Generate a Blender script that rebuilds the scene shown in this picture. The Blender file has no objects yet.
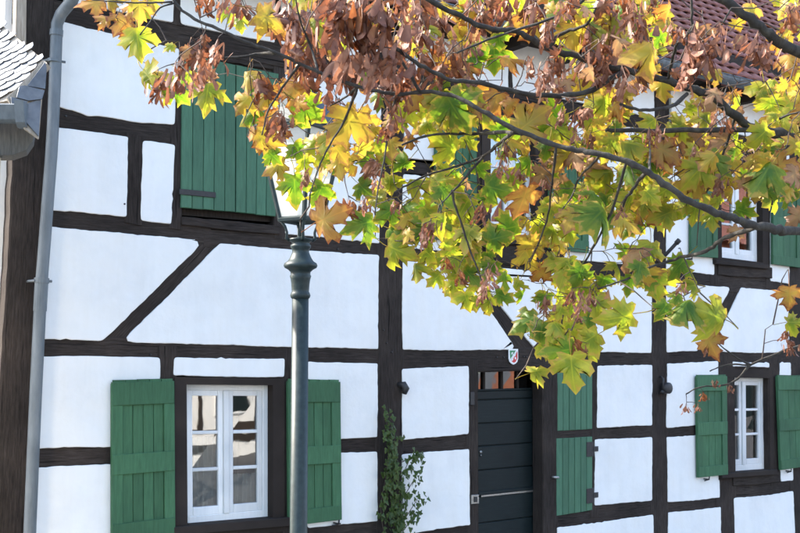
import bpy, math, random
import numpy as np
from mathutils import Vector, Matrix

# ------------------------------------------------------------------ camera, sky, sun, exposure
scn = bpy.context.scene
COL = scn.collection
random.seed(7)
RNG = np.random.default_rng(7)

FPX = 1050.0                       # focal length in pixels of an 800 px wide picture
YAW, PITCH = math.radians(36.3), math.radians(4.7)
CAM = Vector((0.0, -7.3, 2.1))
GZ = -0.3                          # street level
cam_d = bpy.data.cameras.new('camera')
cam_d.sensor_width = 36.0
cam_d.lens = 36.0 * FPX / 800.0
cam_d.clip_start, cam_d.clip_end = 0.05, 2000
cam_d.dof.use_dof = True
cam_d.dof.focus_distance = 5.0
cam_d.dof.aperture_fstop = 14.0
cam = bpy.data.objects.new('camera', cam_d)
COL.objects.link(cam)
cam.location = CAM
cam.rotation_euler = (math.pi / 2 + PITCH, 0, -YAW)
scn.camera = cam

SUN_AZ = math.atan2(-0.655, 0.755)
SUN_EL = math.radians(39)
SUN = Vector((math.sin(SUN_AZ) * math.cos(SUN_EL), math.cos(SUN_AZ) * math.cos(SUN_EL), math.sin(SUN_EL)))
w = bpy.data.worlds.new('World')
scn.world = w
w.use_nodes = True
nt = w.node_tree
sky = nt.nodes.new('ShaderNodeTexSky')
sky.sky_type = 'NISHITA'
sky.sun_disc = False
sky.sun_elevation = SUN_EL
sky.sun_rotation = SUN_AZ
sky.air_density = 1.0
sky.dust_density = 2.0
bg = nt.nodes['Background']
nt.links.new(sky.outputs[0], bg.inputs[0])
bg.inputs[1].default_value = 0.15

sun_d = bpy.data.lights.new('sun', 'SUN')
sun_d.energy = 2.8
sun_d.angle = math.radians(0.5)
sun_d.color = (1.0, 0.93, 0.82)
sun = bpy.data.objects.new('sun', sun_d)
COL.objects.link(sun)
sun.rotation_euler = SUN.to_track_quat('Z', 'Y').to_euler()
sun.location = (0, 0, 30)

scn.view_settings.view_transform = 'Standard'
scn.view_settings.look = 'None'
scn.view_settings.gamma = 1.0
scn.view_settings.exposure = 2.42
scn.render.resolution_x, scn.render.resolution_y = 1024, 682

# ------------------------------------------------------------------ picking points in the place
RM = cam.rotation_euler.to_matrix()
CR, CU, CF = RM @ Vector((1, 0, 0)), RM @ Vector((0, 1, 0)), RM @ Vector((0, 0, -1))

def ray(px, py):
    return (CR * ((px - 400) / FPX) + CU * ((266.5 - py) / FPX) + CF)

def at(px, py, Y=0.0):
    d = ray(px, py)
    return CAM + d * ((Y - CAM.y) / d.y)

def atd(px, py, depth):
    return CAM + ray(px, py) * depth

def atp(px, py, p0, n):
    d = ray(px, py)
    return CAM + d * ((p0 - CAM).dot(n) / d.dot(n))

def proj(p):
    v = Vector(p) - CAM
    z = v.dot(CF)
    return 400 + FPX * v.dot(CR) / z, 266.5 - FPX * v.dot(CU) / z, z

def XZ(px, py, Y=0.0):
    p = at(px, py, Y)
    return (p.x, p.z)

# ------------------------------------------------------------------ object helpers
def link(name, mesh, mat=None, parent=None):
    o = bpy.data.objects.new(name, mesh)
    COL.objects.link(o)
    if mat is not None and mesh is not None and not mesh.materials:
        mesh.materials.append(mat)
    setp(o, parent)
    return o

def wloc(p):
    return Vector(p.get('_w', (0, 0, 0))) if p else Vector((0, 0, 0))

ANCH = {}
def setp(o, parent):
    if parent is None:
        return
    o.parent = parent
    o.matrix_parent_inverse = Matrix.Translation(-ANCH.get(parent.name, Vector((0, 0, 0))))

def thing(name, label, cat, loc, group=None):
    o = bpy.data.objects.new(name, None)
    COL.objects.link(o)
    o.location = loc
    ANCH[o.name] = Vector(loc)
    o.empty_display_size = 0.2
    o['label'] = label
    o['category'] = cat
    if group:
        o['group'] = group
    return o

class MB:
    def __init__(s):
        s.v, s.f, s.uv = [], [], []
    def add(s, vs, fs):
        b = len(s.v)
        s.v += [tuple(p) for p in vs]
        s.f += [tuple(b + i for i in f) for f in fs]
    def box(s, x0, x1, y0, y1, z0, z1):
        s.hexa([(x0, y0, z0), (x1, y0, z0), (x1, y0, z1), (x0, y0, z1)], [(x0, y1, z0), (x1, y1, z0), (x1, y1, z1), (x0, y1, z1)])
    def hexa(s, fr, bk):
        s.add(list(fr) + list(bk), [(0, 1, 2, 3), (5, 4, 7, 6), (4, 0, 3, 7), (1, 5, 6, 2), (3, 2, 6, 7), (4, 5, 1, 0)])
    def tube(s, pts, rad, n=8, cap=True):
        pts = [Vector(p) for p in pts]
        if not hasattr(rad, '__len__'):
            rad = [rad] * len(pts)
        rings = []
        u = None
        for i, p in enumerate(pts):
            t = (pts[min(i + 1, len(pts) - 1)] - pts[max(i - 1, 0)]).normalized()
            if u is None:
                u = t.orthogonal().normalized()
            else:
                u = (u - t * u.dot(t))
                u = u.normalized() if u.length > 1e-6 else t.orthogonal().normalized()
            v = t.cross(u)
            rings.append([p + (u * math.cos(2 * math.pi * k / n) + v * math.sin(2 * math.pi * k / n)) * rad[i] for k in range(n)])
        vs = [q for r in rings for q in r]
        fs = []
        for i in range(len(pts) - 1):
            for k in range(n):
                a, b = i * n + k, i * n + (k + 1) % n
                fs.append((a, b, b + n, a + n))
        if cap:
            fs.append(tuple(range(n))[::-1])
            fs.append(tuple((len(pts) - 1) * n + k for k in range(n)))
        s.add(vs, fs)
    def lathe(s, c, prof, n=20, rot=0.0):
        c = Vector(c)
        vs, fs = [], []
        for (r, z) in prof:
            for k in range(n):
                a = 2 * math.pi * k / n + rot
                vs.append((c.x + r * math.cos(a), c.y + r * math.sin(a), c.z + z))
        for i in range(len(prof) - 1):
            for k in range(n):
                a, b = i * n + k, i * n + (k + 1) % n
                fs.append((a, b, b + n, a + n))
        fs.append(tuple(range(n))[::-1])
        fs.append(tuple((len(prof) - 1) * n + k for k in range(n)))
        s.add(vs, fs)
    def mesh(s, name, smooth=False):
        m = bpy.data.meshes.new(name)
        m.from_pydata(s.v, [], s.f)
        m.update()
        if smooth:
            m.polygons.foreach_set('use_smooth', [True] * len(m.polygons))
        return m
    def build(s, name, mat, parent=None, smooth=False):
        return link(name, s.mesh(name, smooth), mat, parent)

class Quad:
    """A four cornered patch on a plane parallel to the facade; u to the right, v down."""
    def __init__(s, tl, tr, br, bl, Y):
        s.c = [XZ(*p, Y) for p in (tl, tr, br, bl)]
    def __call__(s, u, v):
        (ax, az), (bx, bz), (cx, cz), (dx, dz) = s.c
        return ((ax * (1 - u) + bx * u) * (1 - v) + (dx * (1 - u) + cx * u) * v,
                (az * (1 - u) + bz * u) * (1 - v) + (dz * (1 - u) + cz * u) * v)

def qbox(mb, Q, u0, u1, v0, v1, y0, y1, c=0.004):
    """box standing on a Quad: front at y0 (small y = nearer the street), chamfered front edges"""
    P = [Q(u0, v1), Q(u1, v1), Q(u1, v0), Q(u0, v0)]
    cx, cz = sum(p[0] for p in P) / 4, sum(p[1] for p in P) / 4
    ins = []
    for (x, z) in P:
        ins.append((x + math.copysign(min(c, abs(x - cx) * .5), cx - x), z + math.copysign(min(c, abs(z - cz) * .5), cz - z)))
    vs = [(x, y0, z) for x, z in ins] + [(x, y0 + c, z) for x, z in P] + [(x, y1, z) for x, z in P]
    fs = [(0, 1, 2, 3)]
    for k in range(4):
        n = (k + 1) % 4
        fs += [(k + 4, n + 4, n, k), (k + 8, n + 8, n + 4, k + 4)]
    fs.append((11, 10, 9, 8))
    mb.add(vs, fs)

# ------------------------------------------------------------------ materials
def newmat(name):
    m = bpy.data.materials.new(name)
    m.use_nodes = True
    n = m.node_tree
    return m, n, n.nodes['Principled BSDF']

def N(n, t, **kw):
    nd = n.nodes.new('ShaderNode' + t)
    for k, v in kw.items():
        setattr(nd, k, v)
    return nd

def ramp(n, src, stops):
    r = N(n, 'ValToRGB')
    e = r.color_ramp.elements
    e[0].position, e[0].color = stops[0][0], (*stops[0][1], 1)
    e[1].position, e[1].color = stops[-1][0], (*stops[-1][1], 1)
    for p, c in stops[1:-1]:
        q = e.new(p)
        q.color = (*c, 1)
    n.links.new(src, r.inputs[0])
    return r.outputs[0]

def noise(n, scale, detail=4, rough=.6, coord='Object', stretch=None, uv=False):
    tc = N(n, 'TexCoord')
    out = tc.outputs['UV' if uv else coord]
    if stretch:
        mp = N(n, 'Mapping')
        mp.inputs['Scale'].default_value = stretch
        n.links.new(out, mp.inputs[0])
        out = mp.outputs[0]
    t = N(n, 'TexNoise')
    t.inputs['Scale'].default_value = scale
    t.inputs['Detail'].default_value = detail
    t.inputs['Roughness'].default_value = rough
    n.links.new(out, t.inputs['Vector'])
    return t.outputs['Fac']

def bump(n, b, src, strength=.3, dist=.01, prev=None):
    bp = N(n, 'Bump')
    bp.inputs['Strength'].default_value = strength
    bp.inputs['Distance'].default_value = dist
    n.links.new(src, bp.inputs['Height'])
    if prev is not None:
        n.links.new(prev, bp.inputs['Normal'])
    n.links.new(bp.outputs[0], b.inputs['Normal'])
    return bp.outputs[0]

def noisy(name, c0, c1, scale, rough=.7, bstr=.3, bdist=.01, stretch=None, uv=False, metal=0.0, c2=None, detail=5):
    m, n, b = newmat(name)
    f = noise(n, scale, detail, .62, stretch=stretch, uv=uv)
    st = [(.3, c0), (.7, c1)] if c2 is None else [(.25, c0), (.5, c1), (.8, c2)]
    n.links.new(ramp(n, f, st), b.inputs['Base Color'])
    b.inputs['Roughness'].default_value = rough
    b.inputs['Metallic'].default_value = metal
    if bstr:
        bump(n, b, f, bstr, bdist)
    return m

def mat_plaster(name, base):
    m, n, b = newmat(name)
    f1 = noise(n, 1.7, 5, .6)
    f2 = noise(n, 60, 3, .6)
    f3 = noise(n, 7, 4, .55)
    c = ramp(n, f1, [(.3, tuple(x * .93 for x in base)), (.55, base), (.75, tuple(min(.86, x * 1.02) for x in base))])
    f4 = noise(n, 4.5, 3, .5)
    pt = N(n, 'MixRGB', blend_type='MULTIPLY')
    pt.inputs[0].default_value = 1.0
    n.links.new(c, pt.inputs[1])
    n.links.new(ramp(n, f4, [(.40, (.975, .978, .982)), (.50, (1, 1, 1)), (.62, (1.0, .995, .985))]), pt.inputs[2])
    c = pt.outputs[0]
    mx = N(n, 'MixRGB', blend_type='MULTIPLY')
    # faint rain streaks and grime
    st = noise(n, 1.0, 6, .7, stretch=(9, 9, .9))
    n.links.new(ramp(n, st, [(.40, (1, 1, 1)), (.62, (.97, .965, .95)), (.78, (.90, .885, .86))]), mx.inputs[2])
    mx.inputs[0].default_value = .75
    n.links.new(c, mx.inputs[1])
    n.links.new(mx.outputs[0], b.inputs['Base Color'])
    b.inputs['Roughness'].default_value = .9
    p = bump(n, b, f3, .35, .02)
    bump(n, b, f2, .25, .003, p)
    return m

def mat_timber():
    m, n, b = newmat('old_dark_timber')
    g = noise(n, 14, 8, .7, uv=True, stretch=(.5, 6, 1))
    k = noise(n, 5, 3, .5, uv=True, stretch=(.35, 9, 1))
    big = noise(n, 1.3, 4, .6)
    c = ramp(n, g, [(.25, (.013, .0105, .009)), (.5, (.034, .027, .023)), (.8, (.066, .053, .046))])
    mx = N(n, 'MixRGB', blend_type='MULTIPLY')
    mx.inputs[0].default_value = .8
    n.links.new(c, mx.inputs[1])
    n.links.new(ramp(n, big, [(.28, (.6, .58, .57)), (.5, (1.0, 1.0, 1.0)), (.72, (1.75, 1.68, 1.6))]), mx.inputs[2])
    mx2 = N(n, 'MixRGB', blend_type='MULTIPLY')
    mx2.inputs[0].default_value = 1
    n.links.new(mx.outputs[0], mx2.inputs[1])
    n.links.new(ramp(n, k, [(.30, (.25, .25, .25)), (.36, (1, 1, 1))]), mx2.inputs[2])
    n.links.new(mx2.outputs[0], b.inputs['Base Color'])
    b.inputs['Roughness'].default_value = .85
    b.inputs['Specular IOR Level'].default_value = .12
    p = bump(n, b, g, .6, .006)
    bump(n, b, ramp(n, k, [(.30, (0, 0, 0)), (.36, (1, 1, 1))]), .7, .006, p)
    return m

def mat_paint(name, base, rough=.5, wear=.3, stretch=(12, 12, 1.2)):
    m, n, b = newmat(name)
    g = noise(n, 5, 6, .65, stretch=stretch)
    big = noise(n, 2.2, 3, .5)
    oi = N(n, 'ObjectInfo')
    c = ramp(n, g, [(.25, tuple(x * (1 - wear) for x in base)), (.55, base), (.85, tuple(min(.85, x * (1 + wear * .7) + .006) for x in base))])
    hs = N(n, 'HueSaturation')
    mr = N(n, 'MapRange')
    mr.inputs['To Min'].default_value, mr.inputs['To Max'].default_value = .86, 1.12
    n.links.new(oi.outputs['Random'], mr.inputs[0])
    n.links.new(mr.outputs[0], hs.inputs['Value'])
    n.links.new(c, hs.inputs['Color'])
    mx = N(n, 'MixRGB', blend_type='MULTIPLY')
    mx.inputs[0].default_value = .6
    n.links.new(hs.outputs[0], mx.inputs[1])
    n.links.new(ramp(n, big, [(.3, (.72, .75, .78)), (.5, (1, 1, 1)), (.72, (1.16, 1.12, 1.08))]), mx.inputs[2])
    n.links.new(mx.outputs[0], b.inputs['Base Color'])
    b.inputs['Roughness'].default_value = rough
    b.inputs['Specular IOR Level'].default_value = .25
    bump(n, b, g, .25, .003)
    return m

def mat_glass(name, refl=2.9, tint=(.75, .8, .8), wav=.006):
    m, n, b = newmat(name)
    n.nodes.remove(b)
    out = n.nodes['Material Output']
    fr = N(n, 'Fresnel')
    fr.inputs[0].default_value = refl
    gl = N(n, 'BsdfGlossy')
    gl.inputs['Roughness'].default_value = .015
    tr = N(n, 'BsdfTransparent')
    tr.inputs[0].default_value = (*tint, 1)
    mx = N(n, 'MixShader')
    f = noise(n, 3.5, 2, .5)
    bp = N(n, 'Bump')
    bp.inputs['Strength'].default_value = wav
    bp.inputs['Distance'].default_value = .1
    n.links.new(f, bp.inputs['Height'])
    n.links.new(bp.outputs[0], gl.inputs['Normal'])
    n.links.new(fr.outputs[0], mx.inputs[0])
    n.links.new(tr.outputs[0], mx.inputs[1])
    n.links.new(gl.outputs[0], mx.inputs[2])
    n.links.new(mx.outputs[0], out.inputs[0])
    return m

def mat_milk_glass():
    m, n, b = newmat('milky_lantern_glass')
    out = n.nodes['Material Output']
    b.inputs['Base Color'].default_value = (.8, .8, .76, 1)
    b.inputs['Roughness'].default_value = .25
    tl = N(n, 'BsdfTranslucent')
    tl.inputs[0].default_value = (.85, .85, .8, 1)
    tr = N(n, 'BsdfTransparent')
    tr.inputs[0].default_value = (.92, .95, .95, 1)
    a, c = N(n, 'MixShader'), N(n, 'MixShader')
    a.inputs[0].default_value = .55
    f = noise(n, 6, 3, .5)
    n.links.new(ramp(n, f, [(.3, (.14, .14, .14)), (.7, (.34, .34, .34))]), c.inputs[0])
    n.links.new(b.outputs[0], a.inputs[1])
    n.links.new(tl.outputs[0], a.inputs[2])
    n.links.new(a.outputs[0], c.inputs[1])
    n.links.new(tr.outputs[0], c.inputs[2])
    n.links.new(c.outputs[0], out.inputs[0])
    return m

def mat_leaf(name, mid, edge, spot, trans, tmix=.5):
    """thin leaf: blade colour mid -> edge, blotches of spot, lets light through"""
    m, n, b = newmat(name)
    out = n.nodes['Material Output']
    at_ = N(n, 'Attribute')
    at_.attribute_name = 'rim'
    geo = N(n, 'NewGeometry')
    t = N(n, 'TexNoise')
    t.inputs['Scale'].default_value = 38
    t.inputs['Detail'].default_value = 6
    t.inputs['Roughness'].default_value = .65
    n.links.new(geo.outputs['Position'], t.inputs['Vector'])
    t2 = N(n, 'TexNoise')
    t2.inputs['Scale'].default_value = 9
    t2.inputs['Detail'].default_value = 2
    n.links.new(geo.outputs['Position'], t2.inputs['Vector'])
    ad = N(n, 'Math', operation='MULTIPLY_ADD')
    ad.inputs[1].default_value = 1.3
    n.links.new(t.outputs['Fac'], ad.inputs[0])
    sb = N(n, 'Math', operation='SUBTRACT')
    sb.inputs[1].default_value = .65
    n.links.new(at_.outputs['Fac'], sb.inputs[0])
    n.links.new(sb.outputs[0], ad.inputs[2])
    c = ramp(n, ad.outputs[0], [(.22, mid), (.58, edge), (.80, edge), (.92, spot)])
    # veins: three rays a side
    uv = N(n, 'UVMap')
    sp = N(n, 'SeparateXYZ')
    n.links.new(uv.outputs[0], sp.inputs[0])
    def mth(op, a, bb=None, v=None):
        q = N(n, 'Math', operation=op)
        n.links.new(a, q.inputs[0])
        if bb is not None:
            n.links.new(bb, q.inputs[1])
        if v is not None:
            q.inputs[1].default_value = v
        return q.outputs[0]
    ax = mth('ABSOLUTE', sp.outputs['X'])
    ang = mth('ARCTAN2', ax, sp.outputs['Y'])
    ln = N(n, 'VectorMath', operation='LENGTH')
    n.links.new(uv.outputs[0], ln.inputs[0])
    best = None
    for a in (0.0, 1.1, 1.66):
        d = mth('ABSOLUTE', mth('SUBTRACT', ang, v=a))
        d = mth('MULTIPLY', d, ln.outputs['Value'])
        best = d if best is None else mth('MINIMUM', best, d)
    vein = ramp(n, best, [(.004, (1, 1, 1)), (.028, (0, 0, 0))])
    mv = N(n, 'MixRGB')
    n.links.new(mth('MULTIPLY', vein, v=.6), mv.inputs[0])
    n.links.new(c, mv.inputs[1])
    mv.inputs[2].default_value = (min(1, edge[0] * 1.3), min(1, edge[1] * 1.3), edge[2] * 1.1, 1)
    hs = N(n, 'HueSaturation')
    mr = N(n, 'MapRange')
    mr.inputs['From Min'].default_value, mr.inputs['From Max'].default_value = .3, .7
    mr.inputs['To Min'].default_value, mr.inputs['To Max'].default_value = .72, 1.25
    n.links.new(t2.outputs['Fac'], mr.inputs[0])
    n.links.new(mr.outputs[0], hs.inputs['Value'])
    n.links.new(mv.outputs[0], hs.inputs['Color'])
    n.links.new(hs.outputs[0], b.inputs['Base Color'])
    b.inputs['Roughness'].default_value = .45
    b.inputs['Specular IOR Level'].default_value = .35
    tl = N(n, 'BsdfTranslucent')
    mt = N(n, 'MixRGB', blend_type='MULTIPLY')
    mt.inputs[0].default_value = 1
    mt.inputs[2].default_value = (*trans, 1)
    n.links.new(hs.outputs[0], mt.inputs[1])
    n.links.new(mt.outputs[0], tl.inputs[0])
    mx = N(n, 'MixShader')
    mx.inputs[0].default_value = tmix
    n.links.new(b.outputs[0], mx.inputs[1])
    n.links.new(tl.outputs[0], mx.inputs[2])
    n.links.new(mx.outputs[0], out.inputs[0])
    return m

M = {}
M['plaster'] = mat_plaster('white_lime_plaster', (.82, .81, .775))
M['plaster_cream'] = mat_plaster('cream_plaster', (.72, .66, .55))
M['timber'] = mat_timber()
M['green'] = mat_paint('green_shutter_paint', (.050, .132, .064), .65, .3)
M['green_fresh'] = mat_paint('mid_green_shutter_paint', (.066, .155, .092), .65, .25)
M['white'] = mat_paint('white_window_paint', (.74, .74, .72), .45, .06)
M['door'] = mat_paint('blackish_green_door_paint', (.008, .015, .016), .55, .35, (1.2, 1.2, 14))
M['glass'] = mat_glass('window_glass')
M['iron'] = noisy('black_iron', (.012, .012, .013), (.03, .028, .027), 40, .55, .4, .002)
M['steel'] = noisy('worn_steel', (.25, .24, .22), (.5, .49, .46), 60, .4, .2, .001, metal=.8)
M['zinc'] = noisy('weathered_zinc', (.075, .088, .095), (.13, .148, .158), 5, .6, .15, .002, stretch=(3, 3, .6), metal=.25, c2=(.20, .22, .23))
M['slate'] = noisy('grey_slate', (.07, .078, .09), (.13, .14, .155), 9, .6, .5, .004, c2=(.21, .21, .22))
M['tile'] = noisy('old_red_clay_tile', (.11, .042, .034), (.225, .088, .068), 6, .8, .4, .004, c2=(.29, .135, .105))
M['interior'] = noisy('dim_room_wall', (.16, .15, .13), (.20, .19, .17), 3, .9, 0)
M['stone'] = noisy('plinth_stone', (.22, .20, .18), (.36, .33, .30), 5, .9, .6, .02)
M['street'] = noisy('street_paving', (.055, .055, .055), (.11, .108, .105), 3, .9, .5, .01)
M['lamp'] = noisy('dark_green_lamp_paint', (.014, .024, .024), (.030, .045, .044), 30, .42, .2, .002)
M['milk'] = mat_milk_glass()
M['bark'] = noisy('maple_bark', (.014, .012, .010), (.034, .030, .025), 30, .95, 1.0, .006, stretch=(1, 1, 1), c2=(.085, .08, .062))
M['twig'] = noisy('twig_bark', (.035, .025, .02), (.09, .065, .05), 60, .85, .3, .001)
M['brick'] = noisy('red_brick', (.25, .085, .045), (.40, .15, .08), 4, .85, .2, .01)
M['curtain'] = noisy('net_curtain', (.7, .7, .7), (.8, .8, .8), 25, .9, .2, .004)
M['red'] = noisy('emblem_red', (.55, .03, .03), (.6, .04, .035), 20, .4, 0)
M['emgreen'] = noisy('emblem_green', (.02, .22, .08), (.025, .25, .1), 20, .4, 0)
M['enamel'] = noisy('white_enamel', (.75, .75, .73), (.8, .8, .78), 20, .3, 0)
M['oldwood'] = noisy('grey_weathered_board', (.25, .20, .15), (.45, .38, .30), 12, .9, .5, .004, stretch=(6, 6, .5))
M['darkwood'] = noisy('dark_weathered_board', (.05, .048, .042), (.11, .10, .085), 12, .9, .5, .004, stretch=(6, 6, .5))
M['lamp'].node_tree.nodes['Principled BSDF'].inputs['Specular IOR Level'].default_value = .3
M['ivy'] = mat_leaf('ivy_leaf', (.035, .07, .014), (.06, .095, .02), (.10, .10, .03), (1.1, 1.3, .5), .25)

LEAF = {
    'G': mat_leaf('maple_leaf_green', (.065, .135, .022), (.13, .18, .028), (.34, .24, .06), (1.6, 1.85, .55), .5),
    'L': mat_leaf('maple_leaf_lime', (.19, .235, .03), (.32, .30, .04), (.40, .27, .06), (1.4, 1.6, .65), .52),
    'Y': mat_leaf('maple_leaf_yellow', (.38, .30, .045), (.44, .29, .05), (.34, .17, .06), (1.2, 1.25, .7), .46),
    'O': mat_leaf('maple_leaf_amber', (.43, .275, .055), (.42, .21, .05), (.26, .09, .035), (1.2, 1.12, .75), .44),
    'N': mat_leaf('maple_leaf_tan', (.38, .24, .115), (.36, .20, .105), (.24, .11, .06), (1.1, 1.05, .85), .36),
    'B': mat_leaf('maple_leaf_brown', (.24, .11, .06), (.19, .08, .045), (.10, .04, .025), (1.2, 1.0, .85), .3),
    'S': mat_leaf('maple_seed_brown', (.27, .13, .078), (.20, .085, .05), (.10, .04, .027), (1.25, 1.0, .8), .34),
    'T': mat_leaf('maple_seed_pinkish_brown', (.36, .195, .13), (.27, .13, .085), (.13, .055, .04), (1.2, 1.05, .85), .32),
    'U': mat_leaf('maple_seed_rust', (.31, .135, .055), (.23, .09, .04), (.08, .03, .02), (1.3, 1.0, .65), .34),
}
#STRUCTURE
# ------------------------------------------------------------------ the setting
def struct(name, mb, mat):
    o = mb.build(name, mat)
    o['kind'] = 'structure'
    return o

g = MB()
g.add([(-400, -400, GZ), (400, -400, GZ), (400, 400, GZ), (-400, 400, GZ)], [(0, 1, 2, 3)])
struct('ground', g, M['street'])
g = MB()
g.box(-6, 26, -1.7, .28, GZ, GZ + .12)
struct('pavement', g, M['stone'])

# ------------------------------------------------------------------ the half-timbered house
HX0, HX1 = at(0, 350).x, 15.0
house = thing('half_timbered_house', 'white half-timbered house with dark beams and green shutters under red tiled roof', 'house', (HX0, 0, GZ))

def timber(name, quad, along='u', front=0.0, back=.14, wob=.004, parent=house, label=None):
    """a squared beam between four traced corners (tl,tr,br,bl); slightly crooked, chamfered, grain along its length"""
    P = [np.array(XZ(*p)) for p in quad]
    if along == 'u':
        A0, A1, B0, B1 = P[0], P[1], P[3], P[2]
    else:
        A0, A1, B0, B1 = P[0], P[3], P[1], P[2]
    return timber_xz(name, A0, A1, B0, B1, front, back, wob, parent, label)

def timber_xz(name, A0, A1, B0, B1, front, back, wob, parent, label=None):
    L = float(np.linalg.norm(A1 - A0))
    W = float(np.linalg.norm(A0 - B0))
    n = max(3, int(L / .09))
    ts = [0, .05, .35, .65, .95, 1]
    vs, uvs = [], []
    ou = RNG.random() * 50
    ph = RNG.random(4) * 6.28
    for i in range(n + 1):
        s = i / n
        a, b = A0 * (1 - s) + A1 * s, B0 * (1 - s) + B1 * s
        d = (b - a) / max(np.linalg.norm(b - a), 1e-6)
        a = a + d * (wob * math.sin(s * L * 4 + ph[0]) + RNG.normal() * wob * .5)
        b = b + d * (wob * math.sin(s * L * 5 + ph[1]) + RNG.normal() * wob * .5)
        for j, t in enumerate(ts):
            p = a * (1 - t) + b * t
            y = front + (.008 if j in (0, 5) else 0) + RNG.normal() * .0012
            vs.append((p[0], y, p[1]))
            uvs.append((ou + s * L, ou + t * W))
        for t in (1, 0):
            p = a * (1 - t) + b * t
            vs.append((p[0], back, p[1]))
            uvs.append((ou + s * L, ou + t * W + .3))
    fs = []
    k = 8
    for i in range(n):
        for j in range(k):
            q, r = i * k + j, i * k + (j + 1) % k
            fs.append((q, q + k, r + k, r))
    fs.append(tuple(range(k)))
    fs.append(tuple(n * k + j for j in range(k))[::-1])
    m = bpy.data.meshes.new(name)
    m.from_pydata(vs, [], fs)
    ul = m.uv_layers.new(name='UVMap')
    idx = np.zeros(len(m.loops), dtype=np.int32)
    m.loops.foreach_get('vertex_index', idx)
    ul.data.foreach_set('uv', np.array(uvs, dtype=np.float32)[idx].ravel())
    # make normals face out
    import bmesh
    bm = bmesh.new()
    bm.from_mesh(m)
    bmesh.ops.recalc_face_normals(bm, faces=bm.faces)
    bm.to_mesh(m)
    bm.free()
    o = link(name, m, M['timber'], parent)
    if label:
        o['label'] = label
    return o

def panel(poly, proud=.007, mat='plaster', rough=.0034, world=False, corner=.018):
    """one plaster infill with rounded corners and a hand-trowelled, wavy edge"""
    P = [np.array(p if world else XZ(*p)) for p in poly]
    c = sum(P) / len(P)
    pts = []
    n = len(P)
    for i in range(n):
        a, b, d = P[i - 1], P[i], P[(i + 1) % n]
        e0, e1 = a - b, d - b
        l0, l1 = np.linalg.norm(e0), np.linalg.norm(e1)
        cosang = float(np.dot(e0, e1) / (l0 * l1))
        r = min(corner * RNG.uniform(.6, 1.6) * (1 + 8 * max(0, cosang - .25)), l0 * .3, l1 * .3)
        p0, p1 = b + e0 / l0 * r, b + e1 / l1 * r
        for t in (0, .33, .67, 1):
            pts.append(p0 * (1 - t) ** 2 + b * 2 * t * (1 - t) + p1 * t * t)
        nx = P[(i + 1) % n]
        l2 = np.linalg.norm(P[(i + 1) % n] - P[(i + 2) % n])
        endr = min(corner * 1.6, l2 * .3, l1 * .3)
        q1 = nx + (b - nx) / l1 * endr * 1.7
        seg = int(np.linalg.norm(q1 - p1) / .035)
        w0 = RNG.random() * 6.28
        nrm = np.array([-(d - b)[1], (d - b)[0]]) / l1
        bow = RNG.normal() * .006 * min(1, l1)
        for k in range(1, seg):
            t = k / seg
            q = p1 * (1 - t) + q1 * t
            off = rough * (math.sin(t * l1 * 5 + w0) * .55 + math.sin(t * l1 * 13 + w0 * 2) * .25 + RNG.normal() * .42 + (RNG.random() < .06) * RNG.normal() * 1.2) + bow * math.sin(t * math.pi)
            pts.append(q + nrm * off)
    pts = np.array(pts)
    m = len(pts)
    area = sum(pts[i - 1][0] * pts[i][1] - pts[i][0] * pts[i - 1][1] for i in range(m))
    orient = 1.0 if area > 0 else -1.0
    def shrink(dist):
        out = []
        for i in range(m):
            t = pts[(i + 1) % m] - pts[i - 1]
            l = np.linalg.norm(t)
            nn = np.array([-t[1], t[0]]) / max(l, 1e-6) * orient
            out.append(pts[i] + nn * dist)
        return np.array(out)
    # keep only points that leave room for the inset
    rings = [(pts, .03), (pts, .0 - proud * .35), (shrink(.0025), -proud * .8), (shrink(.0055), -proud)]
    vs, fs = [], []
    for R_, y in rings:
        vs += [(p[0], y, p[1]) for p in R_]
    for r in range(3):
        for i in range(m):
            j = (i + 1) % m
            fs.append((r * m + i, r * m + j, (r + 1) * m + j, (r + 1) * m + i))
    fs.append(tuple(3 * m + i for i in range(m)))
    me = bpy.data.meshes.new('plaster_panel')
    me.from_pydata(vs, [], fs)
    import bmesh
    bm = bmesh.new()
    bm.from_mesh(me)
    bmesh.ops.recalc_face_normals(bm, faces=bm.faces)
    bm.to_mesh(me)
    bm.free()
    return link('plaster_panel', me, M[mat], house)

# posts
for q in [
    [(26, -70), (58, -70), (27, 640), (-14, 640)],
    [(171, 46), (184, 48), (182, 230), (169, 228)],
    [(274, 66), (288, 70), (287, 240), (274, 238)],
    [(126, 132), (145, 138), (143, 226), (124, 222)],
    [(377, -60), (405, -60), (404, 640), (375, 640)],
    [(157, 346), (177, 346), (176, 560), (155, 560)],
    [(282, 348), (311, 350), (311, 560), (282, 560)],
    [(466, 360), (478, 360), (478, 620), (467, 620)],
    [(543, 360), (559, 360), (559, 620), (543, 620)],
    [(591, 357), (600, 357), (599, 516), (590, 518)],
    [(653, 50), (669, 50), (669, 620), (649, 620)],
    [(716, 355), (735, 355), (737, 600), (716, 600)],
    [(768, 356), (782, 356), (784, 484), (770, 486)],
    [(787, 90), (801, 95), (806, 600), (790, 600)],
    [(711, 115), (720, 118), (720, 286), (710, 284)],
    [(766, 128), (773, 130), (773, 290), (766, 288)],
    [(473, 98), (484, 100), (484, 262), (473, 260)],
    [(536, 106), (550, 109), (550, 270), (536, 268)],
]:
    timber('timber_post', q, 'v', front=RNG.uniform(-.003, .0))
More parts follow.
